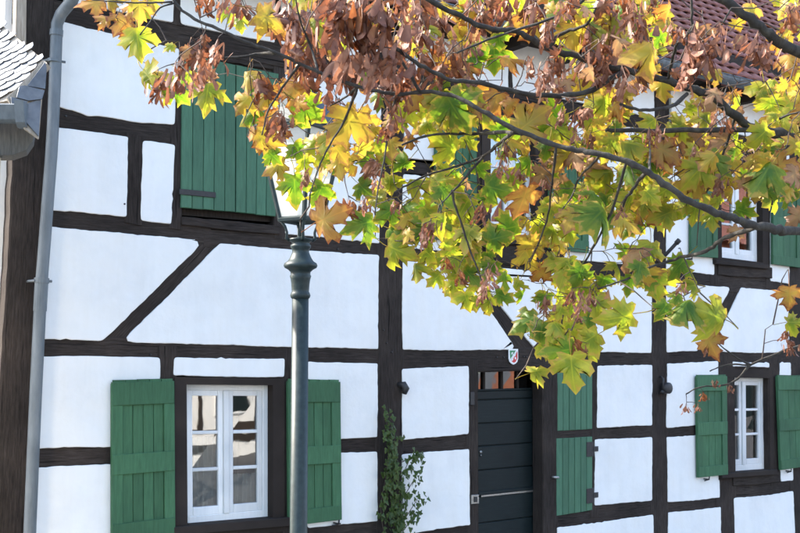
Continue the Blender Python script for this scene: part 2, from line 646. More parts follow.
# rails
for q in [
    [(48, 102), (182, 121), (182, 148), (48, 131)],
    [(403, 160), (476, 168), (476, 180), (403, 172)],
    [(48, 207), (212, 223), (210, 246), (46, 231)],
    [(204, 228), (382, 241), (382, 260), (204, 247)],
    [(402, 247), (656, 266), (656, 285), (402, 265)],
    [(664, 268), (850, 283), (850, 302), (664, 287)],
    [(38, 335), (382, 345), (382, 367), (38, 361)],
    [(400, 345), (660, 349), (660, 370), (400, 373)],
    [(658, 348), (860, 347), (860, 369), (658, 369)],
    [(34, 444), (164, 441), (164, 468), (34, 473)],
    [(304, 436), (382, 432), (382, 456), (304, 459)],
    [(400, 435), (472, 429), (472, 454), (400, 460)],
    [(590, 423), (656, 420), (656, 442), (590, 445)],
    [(664, 423), (722, 418), (722, 440), (664, 443)],
    [(28, 545), (382, 516), (382, 545), (28, 580)],
    [(400, 530), (472, 521), (472, 545), (400, 560)],
    [(552, 505), (656, 496), (656, 520), (552, 534)],
    [(664, 497), (724, 492), (724, 514), (664, 519)],
    [(728, 484), (800, 478), (800, 494), (728, 502)],
    [(805, 420), (850, 415), (850, 436), (805, 441)],
]:
    timber('timber_rail', q, 'u', front=RNG.uniform(.0035, .0065))
# sill timbers and aprons under the windows
for q in [
    [(181, 217), (279, 226), (279, 235), (181, 225)],
    [(484, 243), (563, 248), (563, 268), (484, 264)],
    [(717, 263), (771, 267), (771, 279), (717, 275)],
    [(732, 474), (779, 471), (779, 482), (732, 486)],
]:
    timber('sill_timber', q, 'u', front=-.018, back=.1)
for q in [
    [(203, 236), (225, 238), (123, 347), (98, 347)],
    [(451, 260), (475, 261), (541, 354), (512, 354)],
    [(729, 282), (745, 284), (714, 355), (692, 355)],
]:
    timber('timber_brace', q, 'v', front=.0085)
# long wall plate under the eaves, at one height
zb0, zb1 = CAM.z + 2.315, CAM.z + 2.485
EAVE_Z = at(740, 81, -.38).z
timber_xz('timber_rail', np.array((HX0 + .05, zb1 + .01)), np.array((HX1, zb1 + .01)), np.array((HX0 + .05, zb0 - .01)), np.array((HX1, zb0 - .01)), .004, .14, .004, house)
timber_xz('timber_rail', np.array((HX0, EAVE_Z + .45)), np.array((HX1, EAVE_Z + .45)), np.array((HX0, EAVE_Z + .12)), np.array((HX1, EAVE_Z + .12)), .004, .14, .004, house)
timber_xz('timber_rail', np.array((HX0, -.02)), np.array((HX1, .1)), np.array((HX0, -.18)), np.array((HX1, -.06)), .004, .14, .004, house)
timber_xz('timber_post', np.array((HX1 - .3, EAVE_Z + .4)), np.array((HX1 - .3, -.1)), np.array((HX1, EAVE_Z + .4)), np.array((HX1, -.1)), -.002, .14, .004, house)

PANELS = [
    [(60, 21.5), (122, 36), (179, 49), (174.5, 125), (140, 123), (98, 116), (88, 116.5), (80, 113), (56, 106)],
    [(52, 127), (128, 137), (126.5, 217), (48, 210)],
    [(142.5, 140.5), (175, 145), (171, 224), (140.5, 220.5)],
    [(48, 226.5), (205, 241), (102, 341), (42, 339)],
    [(220, 243.5), (315, 251), (379, 255), (378, 349), (121, 342)],
    [(285, 73), (381, 93), (379, 243.5), (285, 234)],
    [(40, 356.5), (160, 357.5), (159, 446.5), (36, 448.5)],
    [(34, 468), (159, 462), (157, 549), (28, 549)],
    [(174, 357.3), (284.5, 358.5), (284, 377), (173, 375.5)],
    [(307, 361.5), (377.5, 363.5), (377, 437), (307, 440.5)],
    [(307, 454.5), (377, 451.5), (377.5, 521), (307, 528)],
    [(402.5, 261), (457, 264.5), (517, 349.7), (402.5, 349.7)],
    [(470, 265.5), (652, 281), (651, 353), (537, 351)],
    [(666, 283), (731, 287), (697, 351), (666.5, 352.5)],
    [(741, 287.5), (788, 291), (789.5, 352), (711, 351.5)],
    [(801, 292), (850, 296), (850, 352), (803, 352)],
    [(401.7, 369), (468.5, 366), (468.5, 434), (402, 440)],
    [(401.5, 454.5), (469, 449), (470, 525), (401.5, 535)],
    [(597, 366), (652, 365), (652, 425.5), (596.5, 428)],
    [(594.5, 439.5), (652, 437), (652, 500.5), (594, 505.5)],
    [(557, 527.5), (653, 514.5), (654, 575), (557, 590)],
    [(667, 363.5), (718, 361), (718, 423), (666, 428)],
    [(666.5, 437), (719, 432.5), (719.5, 497.5), (667.5, 502)],
    [(668, 512.5), (720.5, 507), (722, 565), (668, 572)],
    [(733.5, 498), (793, 491), (795.5, 553), (735, 562)],
    [(779.5, 363), (790.5, 362.5), (793, 480.5), (780.5, 481.5)],
    [(732.5, 361.5), (769, 363), (769, 367.5), (732.5, 366.5)],
    [(666, 135), (713.5, 141), (714, 275), (666, 270)],
    [(770.5, 150), (789, 154), (789, 284), (770, 281)],
    [(404, 97), (476, 108), (475, 166), (403.5, 158)],
    [(403, 174), (475, 181), (475, 254), (403, 248)],
    [(548, 117), (655, 131), (653, 267), (548, 259)],
    [(802, 155), (850, 160), (850, 285), (802, 282)],
    [(804, 366), (850, 365), (850, 417), (804, 421)],
    [(805, 438), (850, 434), (850, 530), (806, 540)],
]
for p in PANELS:
    panel(p)
# panels between wall plate and eaves, bounded by the posts
cuts = [at(60, 10).x, at(177, 10).x, at(278, 20).x, at(381, 20).x, at(404, 20).x, at(510, 40).x, at(655, 60).x, at(668, 60).x, at(790, 90).x, at(803, 90).x, HX1 - .3]
for a, b in zip(cuts[:-1], cuts[1:]):
    if b - a > .28:
        panel([(a + .03, EAVE_Z + .11), (b - .03, EAVE_Z + .11), (b - .03, zb1 + .012), (a + .03, zb1 + .012)], world=True)
xr = at(850, 200).x
panel([(xr + .02, zb0 - .012), (HX1 - .31, zb0 - .012), (HX1 - .31, .1), (xr + .02, .1)], world=True)
for q in [(177, 10), (278, 20), (510, 40), (790, 90)]:
    x = at(*q).x
    timber_xz('timber_post', np.array((x - .07, EAVE_Z + .4)), np.array((x - .07, zb1)), np.array((x + .07, EAVE_Z + .4)), np.array((x + .07, zb1)), -.001, .14, .004, house)

# plinth
mb = MB()
mb.box(HX0, at(476, 560).x, -.03, .2, GZ, at(380, 545).z - .14)
mb.box(at(476, 560).x, HX1, -.03, .2, GZ, -.1)
mb.build('plinth', M['stone'], house)
# shell behind the facade
HD = 6.0
mb = MB()
mb.box(HX0, HX0 + .2, .145, HD, GZ, EAVE_Z + .3)
mb.box(HX1 - .2, HX1, .145, HD, GZ, EAVE_Z + .3)
mb.box(HX0 + .2, HX1 - .2, HD - .2, HD, GZ, EAVE_Z + .3)
mb.build('side_walls', M['plaster'], house)
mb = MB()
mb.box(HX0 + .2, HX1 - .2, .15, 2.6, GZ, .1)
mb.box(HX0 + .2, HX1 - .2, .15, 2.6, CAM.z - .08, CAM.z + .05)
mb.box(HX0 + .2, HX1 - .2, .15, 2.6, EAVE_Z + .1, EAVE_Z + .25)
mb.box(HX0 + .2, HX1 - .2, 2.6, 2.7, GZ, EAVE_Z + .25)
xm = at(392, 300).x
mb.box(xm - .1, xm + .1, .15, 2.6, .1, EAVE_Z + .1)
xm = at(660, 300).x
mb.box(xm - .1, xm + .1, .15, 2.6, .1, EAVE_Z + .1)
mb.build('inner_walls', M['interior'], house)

# ------------------------------------------------------------------ windows
def window(quad, rec, rows=3, mull=.075, cols=2, label=None, curtain=False):
    """white casement window: outer frame, two casements with bars, panes; sits rec metres behind the wall face"""
    Q = Quad(*quad, rec)
    W = abs(Q(1, .5)[0] - Q(0, .5)[0])
    H = abs(Q(.5, 0)[1] - Q(.5, 1)[1])
    fu, fv = .045 / W, .045 / H
    mb = MB()
    qbox(mb, Q, 0, fu, 0, 1, rec, rec + .07)
    qbox(mb, Q, 1 - fu, 1, 0, 1, rec, rec + .07)
    qbox(mb, Q, fu, 1 - fu, 0, fv, rec + .002, rec + .07)
    qbox(mb, Q, fu, 1 - fu, 1 - fv * 1.6, 1, rec + .002, rec + .07)
    win = mb.build('window', M['white'], house)
    if label:
        win['label'] = label
    qb = MB()
    qbox(qb, Q, .5 - .022 / W, .5 + .022 / W, fv, 1 - fv * 1.6, rec - .006, rec + .06)
    qb.build('mullion', M['white'], win)
    cw = .042
    for s in (0, 1):
        u0 = fu if s == 0 else .5 + .022 / W
        u1 = .5 - .022 / W if s == 0 else 1 - fu
        v0, v1 = fv, 1 - fv * 1.6
        cu, cv = cw / W, cw / H
        mb = MB()
        qbox(mb, Q, u0, u0 + cu, v0, v1, rec + .010, rec + .05)
        qbox(mb, Q, u1 - cu, u1, v0, v1, rec + .010, rec + .05)
        qbox(mb, Q, u0 + cu, u1 - cu, v0, v0 + cv, rec + .012, rec + .05)
        qbox(mb, Q, u0 + cu, u1 - cu, v1 - cv * 1.5, v1, rec + .008, rec + .05)
        mb.build('casement', M['white'], win)
        pv0, pv1 = v0 + cv, v1 - cv * 1.5
        for r in range(rows):
            a = pv0 + (pv1 - pv0) * r / rows
            b = pv0 + (pv1 - pv0) * (r + 1) / rows
            if r:
                mb = MB()
                qbox(mb, Q, u0 + cu, u1 - cu, a - .013 / H, a + .013 / H, rec + .014, rec + .045)
                mb.build('glazing_bar', M['white'], win)
            mb = MB()
            P = [Q(u0 + cu * .8, b), Q(u1 - cu * .8, b), Q(u1 - cu * .8, a), Q(u0 + cu * .8, a)]
            mb.add([(x, rec + .032 + RNG.normal() * .0012, z) for x, z in P], [(0, 1, 2, 3)])
            mb.build('pane', M['glass'], win)
    return win, Q, W, H

def reveal(quad_out, quad_in, rec, front=-.012, th=.05):
    """dark timber lining around a window opening from the wall face back to the frame"""
    O = [XZ(*p) for p in quad_out]
    I = [XZ(*p, rec) for p in quad_in]
    mb = MB()
    for k in range(4):
        j = (k + 1) % 4
        o0, o1, i0, i1 = O[k], O[j], I[k], I[j]
        mb.add([(o0[0], front, o0[1]), (o1[0], front, o1[1]), (i1[0], front + .006, i1[1]), (i0[0], front + .006, i0[1]),
                (o0[0], rec + .08, o0[1]), (o1[0], rec + .08, o1[1]), (i1[0], rec + .001, i1[1]), (i0[0], rec + .001, i0[1])],
               [(0, 1, 2, 3), (3, 2, 6, 7), (4, 5, 1, 0), (7, 6, 5, 4), (0, 3, 7, 4), (2, 1, 5, 6)])
    return mb.build('window_lining', M['timber'], house)

# ground floor left window, ground floor right window, upper middle and upper right windows
WINS = []
WINS.append(window([(182, 384), (268, 385), (268, 519), (183, 527)], .075, label='white casement window with six panes beside the lamp post'))
reveal([(174, 377), (284, 378), (284, 531), (174, 540)], [(182, 384), (268, 385), (268, 519), (183, 527)], .075)
WINS.append(window([(722, 377), (763.5, 378), (764, 469.5), (723, 473)], .075, label='white casement window between the two green shutters near the right edge'))
reveal([(718, 369), (772, 370), (773, 473), (718, 480)], [(722, 377), (763.5, 378), (764, 469.5), (723, 473)], .075)
WINS.append(window([(485, 128), (534, 133), (534, 238), (485, 235)], .075))
reveal([(481, 122), (541, 127), (541, 249), (481, 243)], [(485, 128), (534, 133), (534, 238), (485, 235)], .075)
WINS.append(window([(715, 168), (756.5, 172), (757, 263), (716, 258)], .075))
reveal([(712, 158), (768, 163), (768, 268), (712, 263)], [(715, 168), (756.5, 172), (757, 263), (716, 258)], .075)
# lintels over the upper windows
for q in [[(476, 103), (548, 112), (548, 128), (476, 124)], [(711, 133), (772, 140), (772, 165), (711, 160)], [(176, 36), (290, 58), (290, 72), (176, 54)]]:
    timber('lintel', q, 'u', front=.0095)
timber('timber_rail', [(402, 88), (480, 101), (480, 112), (402, 101)], 'u', front=.012)
timber('timber_rail', [(280, 66), (383, 86), (383, 98), (280, 78)], 'u', front=.012)
timber('timber_rail', [(716, 354), (784, 354), (784, 377), (716, 377)], 'u', front=.011)
# sills
for (tl, tr, h) in [((174, 527), (292, 517), 9), ((722, 473.5), (777, 469.5), 5), ((484, 238), (546, 241), 5), ((716, 260), (769, 265), 4)]:
    Q = Quad(tl, tr, (tr[0], tr[1] + h), (tl[0], tl[1] + h), -.05)
    mb = MB()
    qbox(mb, Q, 0, 1, 0, 1, -.055, .08, .006)
    mb.build('window_sill', M['timber'], house)
# net curtains, gathered, inside two of the windows
def curtain(Q, u0, u1, v0, v1, y, mat='curtain'):
    mb = MB()
    n = 40
    for i in range(n + 1):
        u = u0 + (u1 - u0) * i / n
        yy = y + .022 * math.sin(i * 1.25) + .01 * math.sin(i * .53)
        (xa, za), (xb, zb) = Q(u, v0), Q(u, v1 + .01 * math.sin(i * .9))
        mb.v += [(xa, yy, za), (xb, yy + .01, zb)]
    for i in range(n):
        mb.f.append((2 * i, 2 * i + 2, 2 * i + 3, 2 * i + 1))
    mb.build('curtain', M[mat], house, smooth=True)
for (win, Q, W, H), sp in zip(WINS, [[(.06, .5, .38, .96), (.54, .95, .66, .96)], [(.06, .16, .05, .96), (.86, .95, .05, .96)], [(.05, .3, .05, .95), (.72, .95, .05, .95)], [(.84, .95, .05, .96)]]):
    for s in sp:
        curtain(Q, *s, .15)

# ------------------------------------------------------------------ shutters
def shutter(quad, y, framed=True, boards=4, mat='green', rails=(.0, .15, .46, .59, .895, 1.0), label=None, battens=True, hinge=None):
    Q = Quad(*quad, y)
    W = abs(Q(1, .5)[0] - Q(0, .5)[0])
    H = abs(Q(.5, 0)[1] - Q(.5, 1)[1])
    first = None
    mat = M[mat]
    if framed:
        su = .17
        mb = MB()
        qbox(mb, Q, .03, .97, .01, .99, y + .022, y + .03, .001)     # back of the leaf
        sh = mb.build('shutter', mat, house)
        for s in (0, 1):
            mb = MB()
            qbox(mb, Q, (1 - su) * s, su + (1 - su) * s, 0.012, 1, y, y + .03, .003)
            mb.build('stile', mat, sh)
        for k in range(3):
            a, b = rails[2 * k], rails[2 * k + 1]
            mb = MB()
            qbox(mb, Q, .006, .994, a + .002, b, y - .006, y + .028, .003)
            mb.build('rail', mat, sh)
        for k in range(2):
            a, b = rails[2 * k + 1], rails[2 * k + 2]
            for i in range(boards):
                u0 = su + (1 - 2 * su) * i / boards
                u1 = su + (1 - 2 * su) * (i + 1) / boards
                mb = MB()
                qbox(mb, Q, u0 + .004 / W * .5, u1 - .004 / W * .5, a - .005, b + .005, y + .013 + RNG.normal() * .0007, y + .026, .003)
                mb.build('board', mat, sh)
        # board ends peeping over the top rail
        for i in range(boards + 1):
            u0 = .02 + .96 * i / (boards + 1)
            u1 = .02 + .96 * (i + 1) / (boards + 1)
            mb = MB()
            qbox(mb, Q, u0 + .004, u1 - .004, -.012 + RNG.normal() * .001, .02, y + .004, y + .024, .002)
            mb.build('board_end', mat, sh)
    else:
        mb = MB()
        qbox(mb, Q, .02, .98, .01, .99, y + .022, y + .03, .001)
        sh = mb.build('shutter', mat, house)
        for i in range(boards):
            mb = MB()
            qbox(mb, Q, i / boards + .002 / W, (i + 1) / boards - .002 / W, RNG.normal() * .001, 1 + RNG.normal() * .001, y + RNG.normal() * .001, y + .026, .004)
            mb.build('board', mat, sh)
    if label:
        sh['label'] = label
    if hinge:
        side, vs = hinge
        for v in vs:
            mb = MB()
            if side < 0:
                qbox(mb, Q, -.04, .62, v - .018, v + .018, y - .010, y - .002, .002)
            else:
                qbox(mb, Q, .82, 1.03, v - .10, v + .10, y - .010, y - .002, .002)
                qbox(mb, Q, 1.0, 1.14, v - .035, v + .035, y - .016, y + .004, .003)
            mb.build('hinge', M['iron'], sh)
    return sh

shutter([(112, 382), (174.5, 380.5), (175.5, 533), (112, 541)], -.045, label='open green panelled shutter left of the window by the lamp')
shutter([(288, 380.5), (340.5, 381.5), (342, 519.5), (289, 526)], -.045, label='green panelled shutter partly behind the lamp post')
shutter([(697, 376), (727, 376), (728, 474.5), (698.5, 477.5)], -.05, boards=3)
shutter([(777.5, 376), (806, 376.5), (808, 466), (781, 470)], -.05, boards=3)
shutter([(691, 166), (718, 169), (718, 258), (691, 256)], -.05, boards=3)
shutter([(773, 176), (802, 180), (802, 268), (773, 264)], -.05, boards=3)
shutter([(436, 121), (477, 127), (477, 243), (436, 239)], -.05, boards=4)
shutter([(550, 136), (589, 142), (589, 253), (550, 249)], -.05, boards=4)
shutter([(182.5, 52), (236, 65), (235.5, 212), (181, 207.5)], -.02, framed=False, boards=5, mat='green_fresh', hinge=(-1, (.90, .14)), label='closed board shutter left of the lantern')
shutter([(236.5, 65), (279, 74), (276, 216.5), (236, 212)], -.02, framed=False, boards=4, mat='green_fresh')
# window behind the closed shutters: lintel and lining
timber('timber_rail', [(176, 44), (288, 64), (288, 76), (176, 58)], 'u', front=.03, back=.12)
timber('timber_post', [(180, 60), (282, 78), (280, 222), (179, 214)], 'v', front=.05, back=.12)
# small hatches beside the door
timber('timber_post', [(556, 362), (598, 362), (596, 520), (554, 524)], 'v', front=.045, back=.12)
timber('timber_rail', [(552, 427), (600, 425.5), (600, 440), (552, 441.5)], 'u', front=.003, back=.12)
shutter([(557.5, 368), (592.5, 367), (592.5, 429), (557.5, 431)], -.004, framed=False, boards=6, mat='green_fresh')
shutter([(556.5, 438.5), (592.5, 436.5), (592.5, 510), (556.5, 516)], -.004, framed=False, boards=6, mat='green_fresh', hinge=(1, (.17, .80)))
mb = MB()
a = at(555, 477, -.02)
mb.tube([a + Vector((-.025, .015, 0)), a + Vector((-.01, -.015, 0)), a + Vector((.03, -.016, -.004))], .013, 8)
mb.build('latch', M['steel'], house, True)
# shutter stays and dogs under the open shutters
for (px, py) in [(336, 523), (706, 479), (689, 259), (788, 471)]:
    a = at(px, py, -.03)
    mb = MB()
    mb.tube([a + Vector((-.01, .06, 0)), a + Vector((0, -.04, 0)), a + Vector((.0, -.045, .03))], .008, 6)
    mb.tube([a + Vector((-.05, -.02, -.012)), a + Vector((.03, -.02, -.004))], .007, 6)
    mb.build('shutter_dog', M['iron'], house, True)

# ------------------------------------------------------------------ door
DY = .16
DQ = Quad((477, 391), (541, 391), (541, 583), (477, 590), DY)
DQ.c = [(XZ(477, 391, DY)[0], XZ(477, 391, DY)[1]), (XZ(535.5, 391, DY)[0], XZ(477, 391, DY)[1]), (XZ(535.5, 391, DY)[0], GZ + .28), (XZ(477, 391, DY)[0], GZ + .28)]
DH = DQ.c[0][1] - DQ.c[2][1]
def dv(py):
    return (DQ.c[0][1] - XZ(505, py, DY)[1]) / DH
mb = MB()
qbox(mb, DQ, .0, 1, 0, 1, DY + .02, DY + .05, .001)
door = mb.build('door', M['door'], house)
door['label'] = 'dark horizontally boarded door with small panes above'
edges = [0, dv(399), dv(422), dv(444.5), dv(468), dv(494), dv(520), dv(546), 1]
for i in range(len(edges) - 1):
    mb = MB()
    qbox(mb, DQ, .002, .998, edges[i] + .002, edges[i + 1] - .002, DY + RNG.normal() * .0012, DY + .022, .005)
    mb.build('board', M['door'], door)
mb = MB()
qbox(mb, DQ, .05, .99, dv(492.5), dv(494.5), DY - .010, DY + .002, .002)
mb.build('weather_strip', M['steel'], door)
mb = MB()
qbox(mb, DQ, .0, 1.0, dv(489), dv(492.3), DY - .016, DY + .002, .004)
mb.build('ledge', M['door'], door)
a = at(479.5, 452, DY)
mb = MB()
mb.tube([a + Vector((.01, .0, 0)), a + Vector((.01, -.012, 0))], .014, 12)
mb.tube([a + Vector((.01, -.004, -.03)), a + Vector((.01, -.012, -.03))], .007, 8)
mb.build('keyhole', M['steel'], door, True)
Qp = Quad((471.5, 495), (479, 494.5), (479, 503.5), (471.5, 504), -.012)
mb = MB()
qbox(mb, Qp, 0, 1, 0, 1, -.014, .0, .003)
pl = mb.build('latch_plate', M['steel'], house)
mb = MB()
qbox(mb, Qp, .3, .7, .2, .8, -.024, -.014, .003)
mb.build('latch_bolt', M['iron'], pl)
Qp = Quad((470.5, 392), (474.5, 392), (474.5, 405), (470.5, 405), -.012)
mb = MB()
qbox(mb, Qp, 0, 1, 0, 1, -.016, .0, .003)
mb.build('door_hinge', M['iron'], house)
# over-light: bars and four panes
TQ = Quad((477, 367), (535, 366), (535.5, 391), (477, 391), DY)
TQ.c = [(DQ.c[0][0], XZ(477, 367, DY)[1]), (DQ.c[1][0], XZ(477, 367, DY)[1]), (DQ.c[1][0], DQ.c[0][1]), DQ.c[0]]
mb = MB()
for u0, u1, v0, v1 in [(0, 1, 0, .07), (0, 1, .93, 1), (0, .02, .07, .93), (.98, 1, .07, .93)]:
    qbox(mb, TQ, u0, u1, v0, v1, DY - .004, DY + .04, .003)
ov = mb.build('over_light', M['door'], house)
us = [.02, .12, .42, .69, .98]
for i in range(4):
    if i:
        mb = MB()
        qbox(mb, TQ, us[i] - .018, us[i] + .018, .07, .93, DY - .002, DY + .035, .003)
        mb.build('glazing_bar', M['timber'], ov)
    mb = MB()
    mb.add([(x, DY + .02 + RNG.normal() * .001, z) for x, z in (TQ(us[i], .95), TQ(us[i + 1], .95), TQ(us[i + 1], .05), TQ(us[i], .05))], [(0, 1, 2, 3)])
    mb.build('pane', M['glass'], ov)
# jamb, threshold and step
mb = MB()
x0, x1, zt = DQ.c[0][0], DQ.c[1][0], TQ.c[0][1]
mb.box(x1, at(544, 450).x + .02, .004, DY + .06, GZ + .1, zt)
xl = at(477, 450).x
mb.box(xl - .05, xl, .0045, DY + .06, GZ + .1, zt)
mb.box(xl, x0 - .001, DY - .012, DY + .06, GZ + .1, zt)
mb.box(xl - .04, x1 + .1, .012, DY + .06, zt + .001, zt + .06)
mb.build('door_lining', M['timber'], house)
mb = MB()
mb.box(x0 - .1, x1 + .15, -.35, DY + .3, GZ + .12, GZ + .28)
mb.build('door_step', M['stone'], house)

# enamel shield over the door
def shield(pts, y, name, mat, parent, th=.004):
    mb = MB()
    n = len(pts)
    mb.add([(x, y, z) for x, z in pts] + [(x, y + th, z) for x, z in pts],
           [tuple(range(n))] + [(i, i + n, (i + 1) % n + n, (i + 1) % n) for i in range(n)] + [tuple(range(2 * n - 1, n - 1, -1))])
    return mb.build(name, mat, parent)
c = at(513.4, 356.4, -.012)
sx = .058
def sh_pts(k):
    base = [(-1, 1.2), (1, 1.2), (1, -.35), (.82, -.85), (.45, -1.15), (0, -1.3), (-.45, -1.15), (-.82, -.85), (-1, -.35)]
    return [(c.x + p[0] * sx * k, c.z + p[1] * sx * k) for p in base]
plate = shield(sh_pts(1), -.014, 'shield_plate', M['enamel'], house, .008)
k = .80
shield([(c.x - sx * k, c.z + sx * 1.2 * k), (c.x + sx * .55 * k, c.z + sx * 1.2 * k), (c.x - sx * .9 * k, c.z - sx * .45 * k)], -.018, 'green_field', M['emgreen'], plate)
shield([(c.x + sx * k, c.z + sx * 1.0 * k), (c.x + sx * k, c.z - sx * .35 * k), (c.x + sx * .45 * k, c.z - sx * 1.1 * k), (c.x, c.z - sx * 1.25 * k), (c.x - sx * .5 * k, c.z - sx * .95 * k)], -.018, 'red_field', M['red'], plate)
wv = [(c.x + sx * (-.62 + 1.25 * t + .10 * math.sin(t * 12)) * k, c.z + sx * (-.8 + 1.75 * t - .08 * math.sin(t * 12)) * k) for t in np.linspace(0, 1, 12)]
mb = MB()
for i in range(11):
    (xa, za), (xb, zb_) = wv[i], wv[i + 1]
    o = .11 * sx
    mb.add([(xa - o, -.0195, za + o * .6), (xa + o, -.0195, za - o * .6), (xb + o, -.0195, zb_ - o * .6), (xb - o, -.0195, zb_ + o * .6)], [(0, 1, 2, 3)])
mb.build('wave_band', M['enamel'], plate)
mb = MB()
cc = Vector((c.x - sx * .42 * k, 0, c.z + sx * .6 * k))
mb.add([(cc.x + sx * .2 * a_, -.0185, cc.z + sx * .3 * b_) for a_, b_ in [(-1, .2), (-.4, .6), (.2, .4), (.5, 1), (.9, .5), (.6, 0), (.8, -.8), (.4, -.9), (.1, -.2), (-.5, -.1), (-.7, -.9), (-1, -.8)]], [tuple(range(12))])
mb.build('horse_mark', M['enamel'], plate)
mb = MB()
cc = Vector((c.x + sx * .42 * k, 0, c.z - sx * .35 * k))
mb.add([(cc.x + sx * .22 * r * math.cos(t), -.0185, cc.z + sx * .26 * r * math.sin(t)) for t, r in [(j * math.pi / 5, 1 if j % 2 == 0 else .62) for j in range(10)]], [tuple(range(10))])
mb.build('rose_mark', M['enamel'], plate)

# iron fittings on the posts
a0, a1 = at(659, 262, -.02), at(677.5, 242, -.24)
mb = MB()
mb.tube([a0, a0 * .5 + a1 * .5, a1], .019, 10)
mb.tube([a1 + (a1 - a0).normalized() * -.02, a1 + (a1 - a0).normalized() * .03], .026, 10)
ho = mb.build('flag_holder', M['iron'], house, True)
mb = MB()
pts = [at(672, 260, -.05), at(678, 256, -.10), at(681, 251, -.14), at(680, 248, -.17), at(678.5, 248.5, -.18)]
mb.tube(pts, .005, 6)
mb.build('hook', M['iron'], ho, True)
a = at(664, 388, -.03)
mb = MB()
mb.tube([a + Vector((-.03, .02, .12)), a + Vector((-.03, -.015, .10)), a + Vector((-.03, -.015, -.06))], .012, 8)
br = mb.build('iron_bracket', M['iron'], house, True)
mb = MB()
mb.tube([a + Vector((.02, .03, .0)), a + Vector((.02, -.05, .0)), a + Vector((.02, -.06, 0))], [.055, .06, .045], 14)
mb.build('bracket_disc', M['iron'], br, True)
mb = MB()
mb.tube([a + Vector((-.07, -.02, -.035)), a + Vector((.02, -.02, -.045))], .016, 8)
mb.build('bracket_arm', M['iron'], br, True)
a = at(402.5, 388, -.02)
mb = MB()
mb.tube([a + Vector((-.03, .03, .03)), a + Vector((0, -.02, .03)), a + Vector((.012, -.03, -.005)), a + Vector((.005, -.02, -.05))], [.02, .03, .035, .02], 10)
mb.build('iron_knob', M['iron'], house, True)
# nail heads and pegs scattered over the timbers
mb = MB()
for (px, py) in [(151, 354.5), (124.5, 204), (338, 249), (384, 330), (387, 343), (392, 352), (497, 357), (504, 357), (524, 356.5), (527, 357), (66, 116), (658, 330), (470, 470), (726, 440), (289, 420), (166, 400)]:
    p = at(px, py, -.006)
    mb.lathe((0, 0, 0), [(.0001, 0), (.0001, .0)], 3)
    mb.v = mb.v[:-6]; mb.f = mb.f[:-5]
    mb.tube([p + Vector((0, .02, 0)), p + Vector((0, -.004, 0))], [.009, .007], 7)
nl = mb.build('nail_heads', M['iron'], house)
nl['kind'] = 'stuff'

# ------------------------------------------------------------------ roof with clay tiles, gutter
RP = math.radians(48)
ex = Vector((0, -math.cos(RP), -math.sin(RP)))       # down the slope
EY = -.30
e0 = Vector((HX0 - .12, EY, EAVE_Z + .03))
SL = 6.6
mb = MB()
top = e0 - ex * SL
nrm = Vector((0, -math.sin(RP), math.cos(RP)))
def slab(a, b, x0, x1, t0, t1):
    fr = [Vector((x0, a.y, a.z)) + nrm * t1, Vector((x1, a.y, a.z)) + nrm * t1, Vector((x1, b.y, b.z)) + nrm * t1, Vector((x0, b.y, b.z)) + nrm * t1]
    bk = [p - nrm * (t1 - t0) for p in fr]
    return fr, bk
mb.hexa(*slab(e0, top, HX0 - .1, HX1 + .1, -.10, -.045))
n2 = Vector((0, math.sin(RP), math.cos(RP)))
bk0 = Vector((0, 2 * top.y - e0.y, e0.z))
mb.add([(HX0 - .1, top.y, top.z), (HX1 + .1, top.y, top.z), (HX1 + .1, bk0.y, bk0.z), (HX0 - .1, bk0.y, bk0.z)], [(0, 1, 2, 3)])
roof = mb.build('roof', M['tile'], house)
TW, TE = .185, .175
tm = MB()
nseg = 7
for j, (s, lift) in enumerate([(0.0, .0), (TE * .5, .014), (TE * 1.18, .030)]):
    for i in range(nseg):
        u = i / (nseg - 1)
        h = .020 * math.sin(u * math.pi) ** 1.2 - .010 * math.exp(-((u - .0) / .12) ** 2)
        if j == 2:
            h *= 1.15
        tm.v.append(((u - .5) * TW * 1.02, *(ex * s + nrm * (h + lift)).yz))
for j in range(2):
    for i in range(nseg - 1):
        tm.f.append((j * nseg + i, (j + 1) * nseg + i, (j + 1) * nseg + i + 1, j * nseg + i + 1))
b = len(tm.v)
for i in range(nseg):
    x, y, z = tm.v[2 * nseg + i]
    q = Vector((x, y, z)) - nrm * .018 - ex * .004
    tm.v.append(tuple(q))
for i in range(nseg - 1):
    tm.f.append((2 * nseg + i, b + i, b + i + 1, 2 * nseg + i + 1))
tile_me = tm.mesh('roof_tile', True)
tile_me.materials.append(M['tile'])
cand, rest = [], []
rows, colsn = int(SL / TE), int((HX1 - HX0 + .2) / TW)
for r in range(rows):
    for cidx in range(colsn):
        p = Vector((HX0 - .1 + TW * (cidx + .5 + (.5 if r % 2 else 0)), e0.y, e0.z)) - ex * (TE * (r + 1)) + nrm * (-.035 + RNG.normal() * .0025)
        px, py, z = proj(p)
        if 585 < px < 812 and -12 < py < 140:
            cand.append((z, p))
        else:
            rest.append(p)
cand.sort(key=lambda t: t[0])
for z, p in cand[:300]:
    o = bpy.data.objects.new('roof_tile', tile_me)
    COL.objects.link(o)
    setp(o, roof)
    o.location = p
    o.rotation_euler = (RNG.normal() * .012, RNG.normal() * .012, RNG.normal() * .012)
rest += [p for z, p in cand[300:]]
tv = np.array(tm.v)
av = np.concatenate([tv + np.array(p) for p in rest])
af = [tuple(i + k * len(tv) for i in f) for k in range(len(rest)) for f in tm.f]
me = bpy.data.meshes.new('roof_tiles')
me.from_pydata(av.tolist(), [], af)
me.polygons.foreach_set('use_smooth', [True] * len(me.polygons))
o = link('roof_tiles', me, M['tile'], roof)
o['kind'] = 'stuff'
